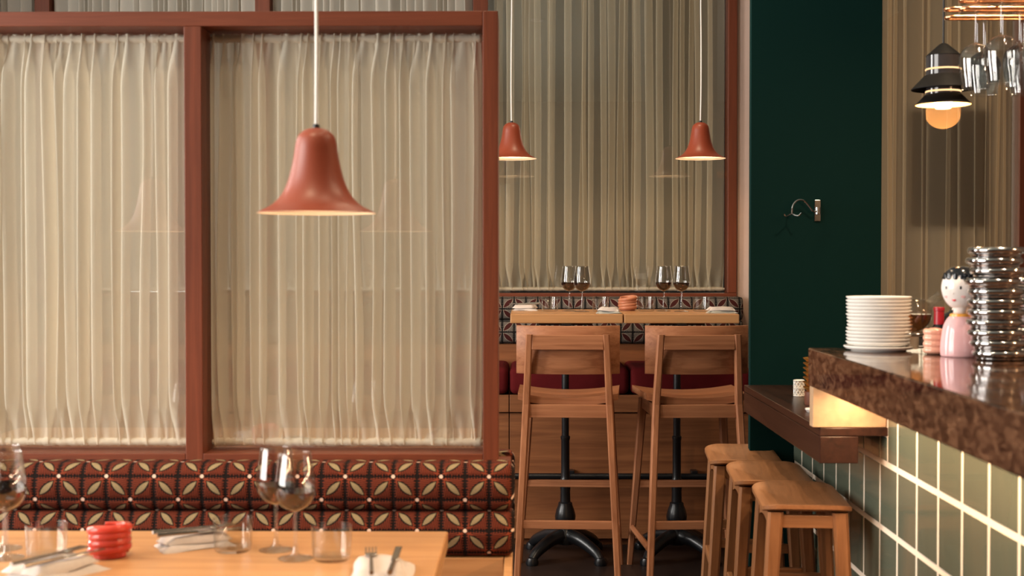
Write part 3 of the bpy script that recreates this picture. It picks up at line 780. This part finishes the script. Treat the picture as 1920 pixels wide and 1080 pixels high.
l2 = bpy.data.lights.new('bulb_light', 'POINT'); l2.energy = 26; l2.color = WARM2; l2.shadow_soft_size = 0.03
for ch in t2.children:
    if ch.type == 'LIGHT': ch.data = l2
for o_ in (tl, t2): o_['group'] = 'tiered lantern lamps over the bar'
# unseen ceiling downlights, added for warm light
for i, (x, y, pw) in enumerate(DOWN):
    d = thing('added_downlight', ['added ceiling downlight over the dining table', 'added ceiling downlight over the aisle', 'added ceiling downlight behind the screen', 'added ceiling downlight over the bar chairs', 'added ceiling downlight over the bar worktop', 'added ceiling downlight at the bar end', 'added ceiling downlight before the screen end'][i], 'lamp', (x, y, 3.298), 0, 'added ceiling downlights')
    obj('trim_ring', lathe([(0.035, 0), (0.05, 0), (0.05, -0.008), (0.035, -0.004), (0.035, 0)], 24), 'whitecord', d, True)
    l = bpy.data.lights.new('downlight', 'SPOT'); l.energy = pw * 6; l.color = (1.0, 0.74, 0.48); l.spot_size = math.radians(110); l.spot_blend = 0.8; l.shadow_soft_size = 0.04
    o = bpy.data.objects.new('downlight', l); C.objects.link(o); o.parent = d; o.location = (0, 0, -0.02)

# ------------------------------------------------------------------ tableware
def make_wineglass(label, wine=True):
    t = thing('wine_glass', label, 'wine glass', (0, 0, 0), 0, 'wine glasses')
    ctl = [(0.0045, 0.092), (0.010, 0.0945), (0.024, 0.102), (0.036, 0.118), (0.0395, 0.136), (0.0375, 0.160), (0.0335, 0.186), (0.0305, 0.208)]
    P = [(p.x, p.y) for p in spline(ctl, 4)]
    Q = [(max(r - 0.0011, 0.0008), z + 0.0008) for r, z in P]
    b = obj('bowl', lathe(P + [(P[-1][0] - 0.0006, 0.2085)] + list(reversed(Q)), 40), 'glass', t, 'all')
    S = [(0.0, 0.0), (0.034, 0.0), (0.0345, 0.0012), (0.030, 0.0026), (0.012, 0.006), (0.0058, 0.013), (0.0040, 0.03), (0.0036, 0.06), (0.0040, 0.086), (0.0044, 0.0915), (0.0, 0.0915)]
    obj('stem_and_foot', lathe(S, 32), 'stemglass', t, True)
    if wine:
        W = [(r - 0.0012, z) for r, z in Q if z < 0.131]
        W = [(0, 0.0955)] + W + [(W[-1][0], 0.1325), (0, 0.1325)]
        obj('wine', lathe(W, 40), 'wine', t, True)  # tinted fill stands in for dark reflections low in the bowl
    return t
wg = make_wineglass('wine glass at the back of the pair by the dining table edge'); wg.location = (-0.499, 2.66, 0.7503)
dup(wg, (-0.447, 2.585, 0.7503), 'wine glass at the front of the pair by the dining table edge')
dup(wg, (-1.013, 2.585, 0.7503), 'wine glass cut by the picture edge, in front of its twin')
dup(wg, (-1.05, 2.67, 0.7503), 'wine glass almost cut off by the picture edge on the dining table')
for x, y, lb in ((0.2045, 6.15, 'wine glass on the high table by the post, standing nearer the post'), (0.2605, 6.07, 'wine glass on the high table by the post, further from the post'),
                 (0.640, 6.15, 'wine glass next to the tumbler by the clay coil pot'), (0.7146, 6.09, 'wine glass on the high table under the pendant by the blush wall')):
    dup(wg, (x, y, 1.1003), lb)
def make_tumbler(label):
    t = thing('water_tumbler', label, 'tumbler', (0, 0, 0), 0, 'low water tumblers')
    P = [(0.0, 0.0), (0.033, 0.0), (0.0355, 0.002), (0.0375, 0.012), (0.040, 0.066)]
    Q = [(0.0388, 0.066), (0.0364, 0.013), (0.034, 0.0085), (0.0, 0.0075)]
    obj('glass_body', lathe(P + [(0.0394, 0.0664)] + Q, 36), 'tumbler', t, True)
    return t
tb = make_tumbler('low clear tumbler beside the red coil candle holder'); tb.location = (-0.936, 2.59, 0.7503)
dup(tb, (-0.585, 2.656, 0.7503), 'low clear tumbler standing against the napkin roll at the table back')
dup(tb, (-0.3755, 2.58, 0.7503), 'low clear tumbler nearest the end of the dining table')
for x, y, lb in ((0.1156, 6.15, 'tumbler on the high table closest to the post'), (0.348, 6.13, 'tumbler behind the folded napkin at the table joint'),
                 (0.560, 6.15, 'tumbler right beside the clay coil pot'), (0.809, 6.13, 'tumbler under the pendant by the blush wall strip')):
    dup(tb, (x, y, 1.1003), lb)
def coil(name, label, m, loc, rot, R=0.0335, tr=0.0088, turns=4.3, pitch=0.0125):
    n = 30 * 4; pts = []
    N = int(turns * 28)
    for i in range(N + 1):
        a = 2 * PI * i / 28; z = tr + pitch * i / 28
        wob = 0.0022 * math.sin(a * 0.5 + 1) * (i / N)
        pts.append((R * (1 + 0.03 * math.sin(a * 0.37)) * math.cos(a) + wob, R * math.sin(a), z + 0.004 * (i / N) * math.cos(a + 2)))
    r = [tr] * len(pts)
    for i in range(8): r[i] = tr * (0.4 + 0.6 * i / 8); r[-1 - i] = tr * (0.4 + 0.6 * i / 8)
    bm = tube(pts, r, 12)
    t = thing(name, label, 'candle holder', loc, rot)
    obj('coil', bm, m, t, 'all')
    obj('cup', lathe([(0, 0.001), (R - 0.002, 0.001), (R - 0.001, 0.012), (R - 0.001, pitch * turns), (R - 0.004, pitch * turns), (R - 0.004, 0.01), (0, 0.008)], 28), m, t, True)
    return t
coil('candle_holder', 'red glass candle holder shaped like a coiled rope on the dining table', 'redglass', (-0.815, 2.60, 0.7503), 0.4)
coil('coil_pot', 'terracotta coil pot at the joint of the two high tables', 'clay', (0.478, 6.20, 1.1003), 2.2, R=0.036, tr=0.0095, pitch=0.0135, turns=4.1)
# napkins with cutlery
def fold(bm, x0, x1, y0, y1, z, h, seed):
    rng = random.Random(seed); n, m_ = 12, 8; G = []
    for j in range(m_ + 1):
        row = []
        for i in range(n + 1):
            a, b = i / n, j / m_
            e = min(a, 1 - a, b * 1.2, (1 - b) * 1.2) * 8
            zz = z + h * (min(1, e) ** 0.5) + 0.0022 * math.sin(a * 9 + seed) * math.sin(b * 5 + seed * 2)
            row.append(bm.verts.new((x0 + (x1 - x0) * a + 0.003 * math.sin(b * 6 + seed), y0 + (y1 - y0) * b + 0.003 * math.sin(a * 5 + seed), zz)))
        G.append(row)
    for a, b in zip(G, G[1:]):
        for i in range(n): bm.faces.new((a[i], a[i + 1], b[i + 1], b[i]))
    low = [[bm.verts.new((v.co.x, v.co.y, z)) for v in r] for r in (G[0], G[-1])]
    for r, l in zip((G[0], G[-1]), low):
        for i in range(n): bm.faces.new((r[i], r[i + 1], l[i + 1], l[i]))
def fork_bm(L=0.18):
    bm = bmesh.new()
    P = spline([(0, 0, 0.004), (0, L * 0.35, 0.0025), (0, L * 0.62, 0.002), (0, L * 0.72, 0.0015)], 4)
    n = len(P); add_tube(bm, P, [0.0042 - 0.0018 * i / n for i in range(n)], 8)
    add_box(bm, -0.011, 0.011, L * 0.70, L * 0.78, 0.0, 0.003, bev=0.001, seg=1)
    for k in range(4):
        x = -0.0095 + 0.0063 * k
        add_bar_y(bm, x, L * 0.77, L, 0.0026)
    return bm
def add_bar_y(bm, x, y0, y1, w_):
    add_box(bm, x - w_ / 2, x + w_ / 2, y0, y1, 0.0003, 0.0028)
def knife_bm(L=0.19):
    bm = bmesh.new()
    P = [(0, 0, 0.004), (0, L * 0.25, 0.004), (0, L * 0.48, 0.003)]
    add_tube(bm, P, [0.005, 0.0046, 0.0035], 8)
    add_box(bm, -0.007, 0.006, L * 0.47, L, 0.001, 0.0035, bev=0.001, seg=1)
    return bm
def setting(loc, rot, m1, m2, seed, w_, d_, lab, lf, lk, cut=True):
    t = thing('folded_napkin', 'napkin ' + lab if not lab.startswith('folded') else lab, 'napkin', loc, rot, 'folded napkins')
    bm = bmesh.new(); fold(bm, -w_ / 2, w_ / 2, -d_ / 2, d_ / 2, 0, 0.011, seed); obj('lower_fold', bm, m2, t, 'all')
    bm = bmesh.new(); fold(bm, -w_ / 2 + 0.006, w_ * 0.36, -d_ / 2 + 0.008, d_ / 2 - 0.006, 0.0115, 0.015, seed + 3); obj('upper_fold', bm, m1, t, 'all')
    if cut:
        c, s = math.cos(rot), math.sin(rot)
        for nm, bmf, dx, lb, ct in (('dinner_fork', fork_bm, -0.014, lf, 'fork'), ('dinner_knife', knife_bm, 0.018, lk, 'knife')):
            o = obj(nm, bmf(d_ * 1.15), 'steel', None, True)
            o.location = (loc[0] + c * dx - s * (-d_ * 0.55), loc[1] + s * dx + c * (-d_ * 0.55), loc[2] + 0.0295); o.rotation_euler = (0, 0, rot + (-0.05 if ct == 'knife' else 0.05))
            tag(o, lb, ct, 'cutlery on the napkins')
    return t
Z1, Z2 = 0.7504, 1.1004
setting((-0.672, 2.70, Z1), math.radians(-58), 'napkin', 'napkin', 1, 0.085, 0.15, 'folded pale napkin lying by the banquette edge of the dining table', 'steel fork on the napkin at the table back', 'steel knife on the napkin at the table back')
setting((-0.872, 2.455, Z1), math.radians(-28), 'napkin', 'napkin', 2, 0.12, 0.16, 'folded pale napkin at the picture bottom, below the red candle holder', 'steel fork on the napkin below the red candle holder', 'steel knife on the napkin below the red candle holder')
setting((-0.262, 2.43, Z1), math.radians(4), 'napkin', 'napkin', 3, 0.115, 0.19, 'folded pale napkin at the picture bottom near the table end', 'steel fork on the napkin near the table end', 'steel knife on the napkin near the table end')
setting((0.003, 6.24, Z2), math.radians(80), 'napkin', 'napkin', 4, 0.10, 0.12, 'folded napkin on the high table right beside the screen post', 'fork on the napkin beside the screen post', 'knife on the napkin beside the screen post')
setting((0.372, 5.90, Z2), math.radians(84), 'napkin', 'napkin2', 5, 0.09, 0.11, 'folded grey-edged napkin at the front edge by the table joint', '', '', cut=False)
setting((0.875, 5.95, Z2), math.radians(96), 'napkin', 'napkin2', 6, 0.09, 0.13, 'folded grey-edged napkin at the end of the high table by the green wall', '', '', cut=False)

# ------------------------------------------------------------------ coat hook on the green wall
hk = thing('coat_hook', 'chrome swivel coat hook on the dark green wall', 'hook', (1.032, 4.72, 1.509))
obj('wall_plate', box(-0.011, 0.011, -0.006, -0.0005, -0.038, 0.038, bev=0.002), 'chrome', hk)
obj('pivot', lathe([(0, -0.012), (0.008, -0.012), (0.008, 0.012), (0, 0.012)], 16), 'chrome', hk, True, loc=(0, -0.012, -0.001))
arm = spline([(0, -0.014, -0.001), (-0.018, -0.02, -0.004), (-0.034, -0.025, 0.014), (-0.055, -0.03, 0.034), (-0.078, -0.035, 0.034), (-0.094, -0.038, 0.016), (-0.098, -0.04, -0.012)], 5)
obj('arm', tube(arm, 0.0034, 8), 'chrome', hk, True)
h = spline([(-0.128, -0.06, -0.014), (-0.122, -0.055, -0.022), (-0.110, -0.045, -0.018), (-0.098, -0.04, -0.012), (-0.086, -0.045, -0.018), (-0.076, -0.055, -0.019), (-0.068, -0.06, -0.010)], 4)
obj('double_hook', tube(h, 0.0028, 8), 'chrome', hk, True)

# ------------------------------------------------------------------ things on the bar
ORD = ['topmost', 'second', 'third', 'fourth', 'fifth', 'sixth', 'seventh', 'eighth', 'ninth', 'tenth', 'eleventh', 'twelfth', 'thirteenth', 'fourteenth', 'lowest']
ZB = 1.1003
def plate_bm(R):
    P = [(0.0, 0.0015), (R * 0.66, 0.0015), (R * 0.68, 0.0), (R * 0.78, 0.0), (R * 0.80, 0.0025), (R * 0.93, 0.0040), (R * 0.955, 0.0062), (R * 0.99, 0.0088), (R, 0.0105), (R * 0.99, 0.0122), (R * 0.95, 0.0118), (R * 0.80, 0.0065), (R * 0.6, 0.0052), (0, 0.0052)]
    return lathe(P, 56)
rng = random.Random(4); pm = None
for i in range(15):
    k = 14 - i     # i from the bottom
    big = i == 0
    z = ZB if i == 0 else ZB + 0.0085 + (i - 1) * 0.0089 + 0.003
    lbl = ('white porcelain plate, %s of the stack on the bar' % ORD[k]) if k in (0, 14) else 'white porcelain plate, %s from the top of the stack on the bar' % ORD[k]
    if big: o = obj('white_plate', plate_bm(0.0885), 'porcelain', None, True)
    elif pm is None: o = obj('white_plate', plate_bm(0.0825), 'porcelain', None, True); pm = o.data
    else: o = bpy.data.objects.new('white_plate', pm); C.objects.link(o)
    o.location = (0.916 + rng.uniform(-.0018, .0018), 3.455, z); tag(o, lbl, 'plate', 'stacked white plates')
# polished steel bowls in a leaning column
bowl_me = None; rng = random.Random(9)
sh = [0.010, 0.004, -0.002, -0.003, -0.001, -0.002, 0.0, -0.010, 0.004, -0.004, -0.001]
for i in range(11):
    k = 10 - i
    if bowl_me is None:
        P = [(0, 0.0), (0.050, 0.0), (0.0535, 0.0008), (0.0548, 0.003), (0.0548, 0.0055), (0.0552, 0.0075)] + [(0.0560 + 0.0078 * math.cos(a), 0.0157 + 0.0080 * math.sin(a)) for a in [math.radians(-80 + 17 * q) for q in range(11)]] + [(0.050, 0.0225), (0.048, 0.012), (0.044, 0.004), (0, 0.003)]
        o = obj('steel_bowl', lathe(P, 56), 'chrome', None, 'all'); bowl_me = o.data
    else: o = bpy.data.objects.new('steel_bowl', bowl_me); C.objects.link(o)
    o.location = (1.099 + sh[i], 3.12 + rng.uniform(-.003, .003), ZB + i * 0.0239)
    lbl = 'polished steel bowl, %s of the tall column on the bar' % ('topmost' if k == 0 else 'lowest') if k in (0, 10) else 'polished steel bowl, %s from the top of the tall column on the bar' % ORD[k]
    tag(o, lbl, 'bowl', 'stacked steel bowls')
for i in range(8):
    k = 7 - i
    o = bpy.data.objects.new('steel_bowl', bowl_me); C.objects.link(o)
    o.location = (1.232 + rng.uniform(-.006, .006), 3.20, ZB + i * 0.0239)
    lbl = 'polished steel bowl, %s of the column cut by the picture edge' % ('topmost' if k == 0 else 'lowest') if k in (0, 7) else 'polished steel bowl, %s from the top of the column cut by the picture edge' % ORD[k]
    tag(o, lbl, 'bowl', 'stacked steel bowls')
# ceramic doll
def blob(fn, nu=32, nv=24):
    bm = bmesh.new(); rings = []
    for j in range(nv + 1):
        v = j / nv
        rings.append([bm.verts.new(fn(2 * PI * i / nu, v)) for i in range(nu)] if 0 < j < nv else [bm.verts.new(fn(0, v))])
    for A, B in zip(rings, rings[1:]):
        for i in range(nu):
            k = (i + 1) % nu
            if len(A) == 1: bm.faces.new((A[0], B[i], B[k]))
            elif len(B) == 1: bm.faces.new((A[i], A[k], B[0]))
            else: bm.faces.new((A[i], A[k], B[k], B[i]))
    return bm
dl = thing('ceramic_doll', 'glazed ceramic doll ornament with black fringe and pink dress on the bar', 'figurine', (1.054, 3.235, ZB), math.radians(-14))
D = [(0.0, 0.0), (0.044, 0.0), (0.046, 0.004), (0.0465, 0.02), (0.044, 0.05), (0.039, 0.075), (0.030, 0.092), (0.021, 0.098), (0, 0.0985)]
obj('dress', lathe([(p.x, p.y) for p in spline(D[1:], 4)], 40), 'pinkglaze', dl, 'all')
obj('collar', lathe([(0.0215, 0.095), (0.025, 0.0965), (0.0245, 0.102), (0.020, 0.104), (0.0, 0.104)], 32), 'yellow', dl, True)
def headfn(a, v):
    th = PI * v; r = math.sin(th); z = math.cos(th)
    zz = 0.164 + 0.051 * z
    k = 0.0450 * (1.0 - 0.10 * max(0, -z)) * (r ** 0.80)
    return (k * math.cos(a), 0.92 * k * math.sin(a), zz)
bm = blob(headfn); add_lathe(bm, [(0, 0.1035), (0.017, 0.1035), (0.0165, 0.112), (0.022, 0.122)], 24)
hd = obj('head', bm, 'skin', dl, 'all')
# hair cap with fringe locks
def hairfn(a, v):
    th = PI * v * 0.5
    front = 0.5 - 0.5 * math.sin(a + math.radians(34))
    th *= 1.25 - 0.68 * front ** 0.6
    r = math.sin(th); z = math.cos(th)
    k = 0.0472 * (r ** 0.80) * (1.0 - 0.10 * max(0, -z)); 
    return (k * math.cos(a), 0.92 * k * math.sin(a), 0.1645 + 0.0532 * z)
bm = bmesh.new(); rr = []
NU = 48
for j in range(15):
    v = j / 14; rr.append([bm.verts.new(hairfn(2 * PI * i / NU, v)) for i in range(NU)] if j else [bm.verts.new(hairfn(0, 0))])
for A, B in zip(rr, rr[1:]):
    for i in range(NU):
        k = (i + 1) % NU
        if len(A) == 1: bm.faces.new((A[0], B[i], B[k]))
        else: bm.faces.new((A[i], A[k], B[k], B[i]))
obj('hair', bm, 'hair', hd, 'all')
def on_head(ang, z, off=0.0):
    c = (z - 0.164) / 0.051; c = max(-1, min(1, c)); r = math.sqrt(1 - c * c)
    k = 0.0450 * (1.0 - 0.10 * max(0, -c)) * (r ** 0.80) + off
    a = math.radians(ang) - PI / 2
    return Vector((k * math.cos(a), 0.92 * k * math.sin(a), z)), a
def dab(name, ang, z, w_, h_, m, th=0.0012):
    p, a = on_head(ang, z, -0.0005)
    bm = bmesh.new(); bmesh.ops.create_uvsphere(bm, u_segments=16, v_segments=10, radius=1)
    for v in bm.verts:
        x, y, zz = v.co.x * w_, v.co.y * th, v.co.z * h_
        ca, sa = math.cos(a + PI / 2), math.sin(a + PI / 2)
        v.co = Vector((p.x + x * ca - y * sa, p.y + x * sa + y * ca, p.z + zz))
    return obj(name, bm, m, hd, 'all')
FA = -27
for da in (-24, 24):
    dab('eye', FA + da, 0.1665, 0.0030, 0.0042, 'hair')
    dab('cheek', FA + da * 1.35, 0.146, 0.0055, 0.0045, 'cheek', 0.0008)
dab('mouth', FA, 0.1375, 0.0050, 0.0038, 'lip'); dab('nose', FA, 0.153, 0.0022, 0.0025, 'skin', 0.002)
for da, w_ in ((-46, 0.0085), (-20, 0.0075), (6, 0.0062), (34, 0.0085), (62, 0.010)):
    dab('fringe_lock', FA + da, 0.1905, w_, 0.0125, 'hair', 0.0022)
# peach ceramic hand, fist upright
fh = thing('ceramic_hand', 'small peach ceramic fist ornament beside the doll', 'figurine', (1.018, 3.315, ZB), math.radians(10))
bm = bmesh.new()
add_lathe(bm, [(0, 0), (0.020, 0.0), (0.022, 0.02), (0.021, 0.055), (0.014, 0.064), (0, 0.066)], 20)
for k in range(4):
    z = 0.010 + k * 0.0152
    pts = [(0.024 * math.cos(a), -0.004 + 0.022 * math.sin(a), z) for a in [math.radians(150 + i * 18) for i in range(11)]]
    add_tube(bm, pts, [0.0066] + [0.0085] * 9 + [0.0068], 12)
add_tube(bm, [(0.022, 0.004, 0.018), (0.025, -0.010, 0.036), (0.018, -0.022, 0.052), (0.008, -0.027, 0.062)], [0.010, 0.010, 0.009, 0.006], 12)
o = obj('fist', bm, 'hand', fh, 'all')
md = o.modifiers.new('merge', 'REMESH'); md.mode = 'VOXEL'; md.voxel_size = 0.0018; md.use_smooth_shade = True
sm = o.modifiers.new('soft', 'SMOOTH'); sm.factor = 0.5; sm.iterations = 4
# glass bowl with bottles resting in it
gb = thing('glass_bowl', 'clear glass bowl with thin metal rim behind the plate stack', 'bowl', (0.998, 3.43, ZB))
obj('bowl_glass', lathe([(0, 0), (0.030, 0), (0.036, 0.006), (0.046, 0.045), (0.0445, 0.045), (0.034, 0.007), (0, 0.004)], 36), 'glass', gb, True)
obj('metal_rim', tube([(0.0465 * math.cos(2 * PI * i / 40), 0.0465 * math.sin(2 * PI * i / 40), 0.0455) for i in range(40)], 0.0016, 8, closed=True), 'chrome', gb, True)
tag(obj('cork_stopper', lathe([(0, 0), (0.016, 0), (0.017, 0.03), (0.0, 0.03)], 20), mat('pale_cork', (0.5, 0.4, 0.3), 0.8), None, True, loc=(0.993, 3.425, ZB + 0.0055)), 'pale stopper lying inside the glass bowl', 'stopper')
ca = thing('round_carafe', 'round clear carafe of amber spirit tilted above the glass bowl', 'carafe', (1.004, 3.44, ZB + 0.092))
ca.rotation_euler = (0, math.radians(52), math.radians(0))
CP = [(0.0, -0.038), (0.018, -0.036), (0.032, -0.024), (0.0375, -0.004), (0.034, 0.016), (0.022, 0.032), (0.012, 0.042), (0.0095, 0.060), (0.0115, 0.072)]
CP = [(p.x * 1.12, p.y * 1.12) for p in spline(CP, 4)]
obj('flask', lathe(CP, 36), 'carafe', ca, 'all')
# liquid fills the lower part of the tilted flask up to a level surface
bm = lathe([(max(0, r - 0.0015), z) for r, z in CP if z < 0.034] + [(0, 0.034)], 36)
R_ = Matrix.Rotation(math.radians(52), 4, 'Y'); inv = R_.inverted()
nrm = inv.to_3x3() @ Vector((0, 0, 1))
res = bmesh.ops.bisect_plane(bm, geom=bm.verts[:] + bm.edges[:] + bm.faces[:], plane_co=nrm * 0.002, plane_no=nrm, clear_outer=True)
es = [g for g in res['geom_cut'] if isinstance(g, bmesh.types.BMEdge)]
try: bmesh.ops.contextual_create(bm, geom=es)
except Exception: pass
obj('spirit', bm, 'amber', ca, True)
rb = thing('foil_bottle', 'dark bottle with red foil neck standing behind the ceramic fist', 'bottle', (1.049, 3.385, ZB))
obj('glass_body', lathe([(0, 0), (0.017, 0), (0.018, 0.004), (0.018, 0.055), (0.0125, 0.066), (0.0115, 0.070), (0, 0.070)], 24), 'darkbottle', rb, True)
obj('foil', lathe([(0, 0.0702), (0.0128, 0.0702), (0.0122, 0.104), (0.0138, 0.105), (0.0138, 0.112), (0.012, 0.114), (0, 0.114)], 24), 'foil', rb, True)
dbt = thing('leaning_bottle', 'black bottle leaning behind the ceramic doll', 'bottle', (1.050, 3.46, ZB + 0.018))
dbt.rotation_euler = (0, math.radians(38), 0)
obj('glass_body', lathe([(0, 0), (0.020, 0), (0.022, 0.004), (0.022, 0.075), (0.013, 0.093), (0.0115, 0.12), (0, 0.12)], 24), 'darkbottle', dbt, True)
# hanging glasses and copper rack
rk = thing('glass_rack', 'copper wire rack of hanging wine glasses over the bar', 'rack', (0, 0, 0))
def loop(y, z, w_):
    pts = []
    for a in range(9): t_ = PI / 2 + PI * a / 8; pts.append((1.128 + 0.0 + w_ * math.cos(t_), y + w_ * math.sin(t_), z))
    return [(1.7, y + w_, z)] + pts + [(1.7, y - w_, z)]
RZ = 1.972
for y in (3.54, 3.42, 3.30): 
    obj('rail', tube(loop(y, RZ, 0.018), 0.0045, 10), 'copper', rk, True)
    obj('rail', tube(loop(y, RZ + 0.022, 0.021), 0.0035, 10), 'copper', rk, True)
for x in (1.2, 1.62):
    obj('hanger', tube([(x, 3.36, RZ + 0.04), (x, 3.36, 3.3)], 0.005, 8), 'copper', rk, True)
    obj('cross_bar', tube([(x, 3.26, RZ + 0.031), (x, 3.46, RZ + 0.031)], 0.005, 8), 'copper', rk, True)
hg = make_wineglass('upside-down wine glass hanging closest to the tiered lamp', wine=False)
hg['group'] = 'hanging wine glasses'
def hang(o, x, y, s=1.08):
    o.location = (x, y, RZ + 0.0085); o.rotation_euler = (PI, 0, 0); o.scale = (s, s, 1.02)
hang(hg, 1.150, 3.42)
for x, y, lb in ((1.172, 3.30, 'upside-down wine glass hanging in front, second from the lamp'), (1.262, 3.42, 'upside-down wine glass hanging by the picture edge in the rear row'), (1.268, 3.30, 'upside-down wine glass cut by the picture edge in the front row'), (1.212, 3.54, 'upside-down wine glass in the hindmost row, behind the others'), (1.318, 3.54, 'upside-down wine glass in the hindmost row at the picture edge')):
    o = dup(hg, (0, 0, 0), lb); hang(o, x, y)
# on the walnut ledge
ZL = 0.8933
lat = None
for i, lb in ((0, 'small white lattice cup, the lower of two on the walnut ledge'), (1, 'small white lattice cup, the upper of two on the walnut ledge')):
    bm = bmesh.new()
    n = 10
    for k in range(n):
        for s in (-1, 1):
            pts = [(0.0165 * math.cos(2 * PI * (k + s * 1.2 * q / 5) / n) , 0.0165 * math.sin(2 * PI * (k + s * 1.2 * q / 5) / n), 0.002 + 0.022 * q / 5) for q in range(6)]
            add_tube(bm, pts, 0.0015, 5)
    for z in (0.002, 0.0245): add_tube(bm, [(0.0165 * math.cos(2 * PI * q / 24), 0.0165 * math.sin(2 * PI * q / 24), z) for q in range(24)], 0.002, 6, closed=True)
    add_lathe(bm, [(0, 0.0012), (0.0155, 0.0012), (0.0155, 0.0246), (0, 0.0246)], 20)
    tag(obj('lattice_cup', bm, 'porcelain', None, True, loc=(0.888, 4.32, ZL + i * 0.0268)), lb, 'cup', 'white lattice cups')
for i in range(8):
    k = 7 - i
    bm = lathe([(0, 0), (0.026, 0), (0.028, 0.002), (0.040, 0.012), (0.041, 0.0145), (0.038, 0.0145), (0.026, 0.005), (0, 0.004)], 32) if i else lathe([(0, 0), (0.034, 0), (0.036, 0.004), (0.036, 0.040), (0.033, 0.041), (0, 0.041)], 32)
    o = obj('gold_dish' if i else 'clay_block', bm, 'gold' if i else mat('brown_clay', (0.16, 0.05, 0.025), 0.5), None, True, loc=(0.888, 4.06, ZL + (0.0412 + (i - 1) * 0.0146 if i else 0)))
    if i: tag(o, 'gold dish, %s in the stack behind the worktop corner' % (ORD[k] if k in (0,) else ORD[k] + ' from the top'), 'dish', 'stacked gold dishes')
    else: tag(o, 'brown clay pot under the gold dishes behind the worktop corner', 'pot')
tag(obj('white_shell_dish', lathe([(0, 0), (0.008, 0), (0.014, 0.008), (0.013, 0.012), (0.008, 0.005), (0, 0.004)], 7), 'porcelain', None, True, loc=(0.825, 3.86, ZL)), 'tiny white dish on the walnut ledge below the gold dishes', 'dish')
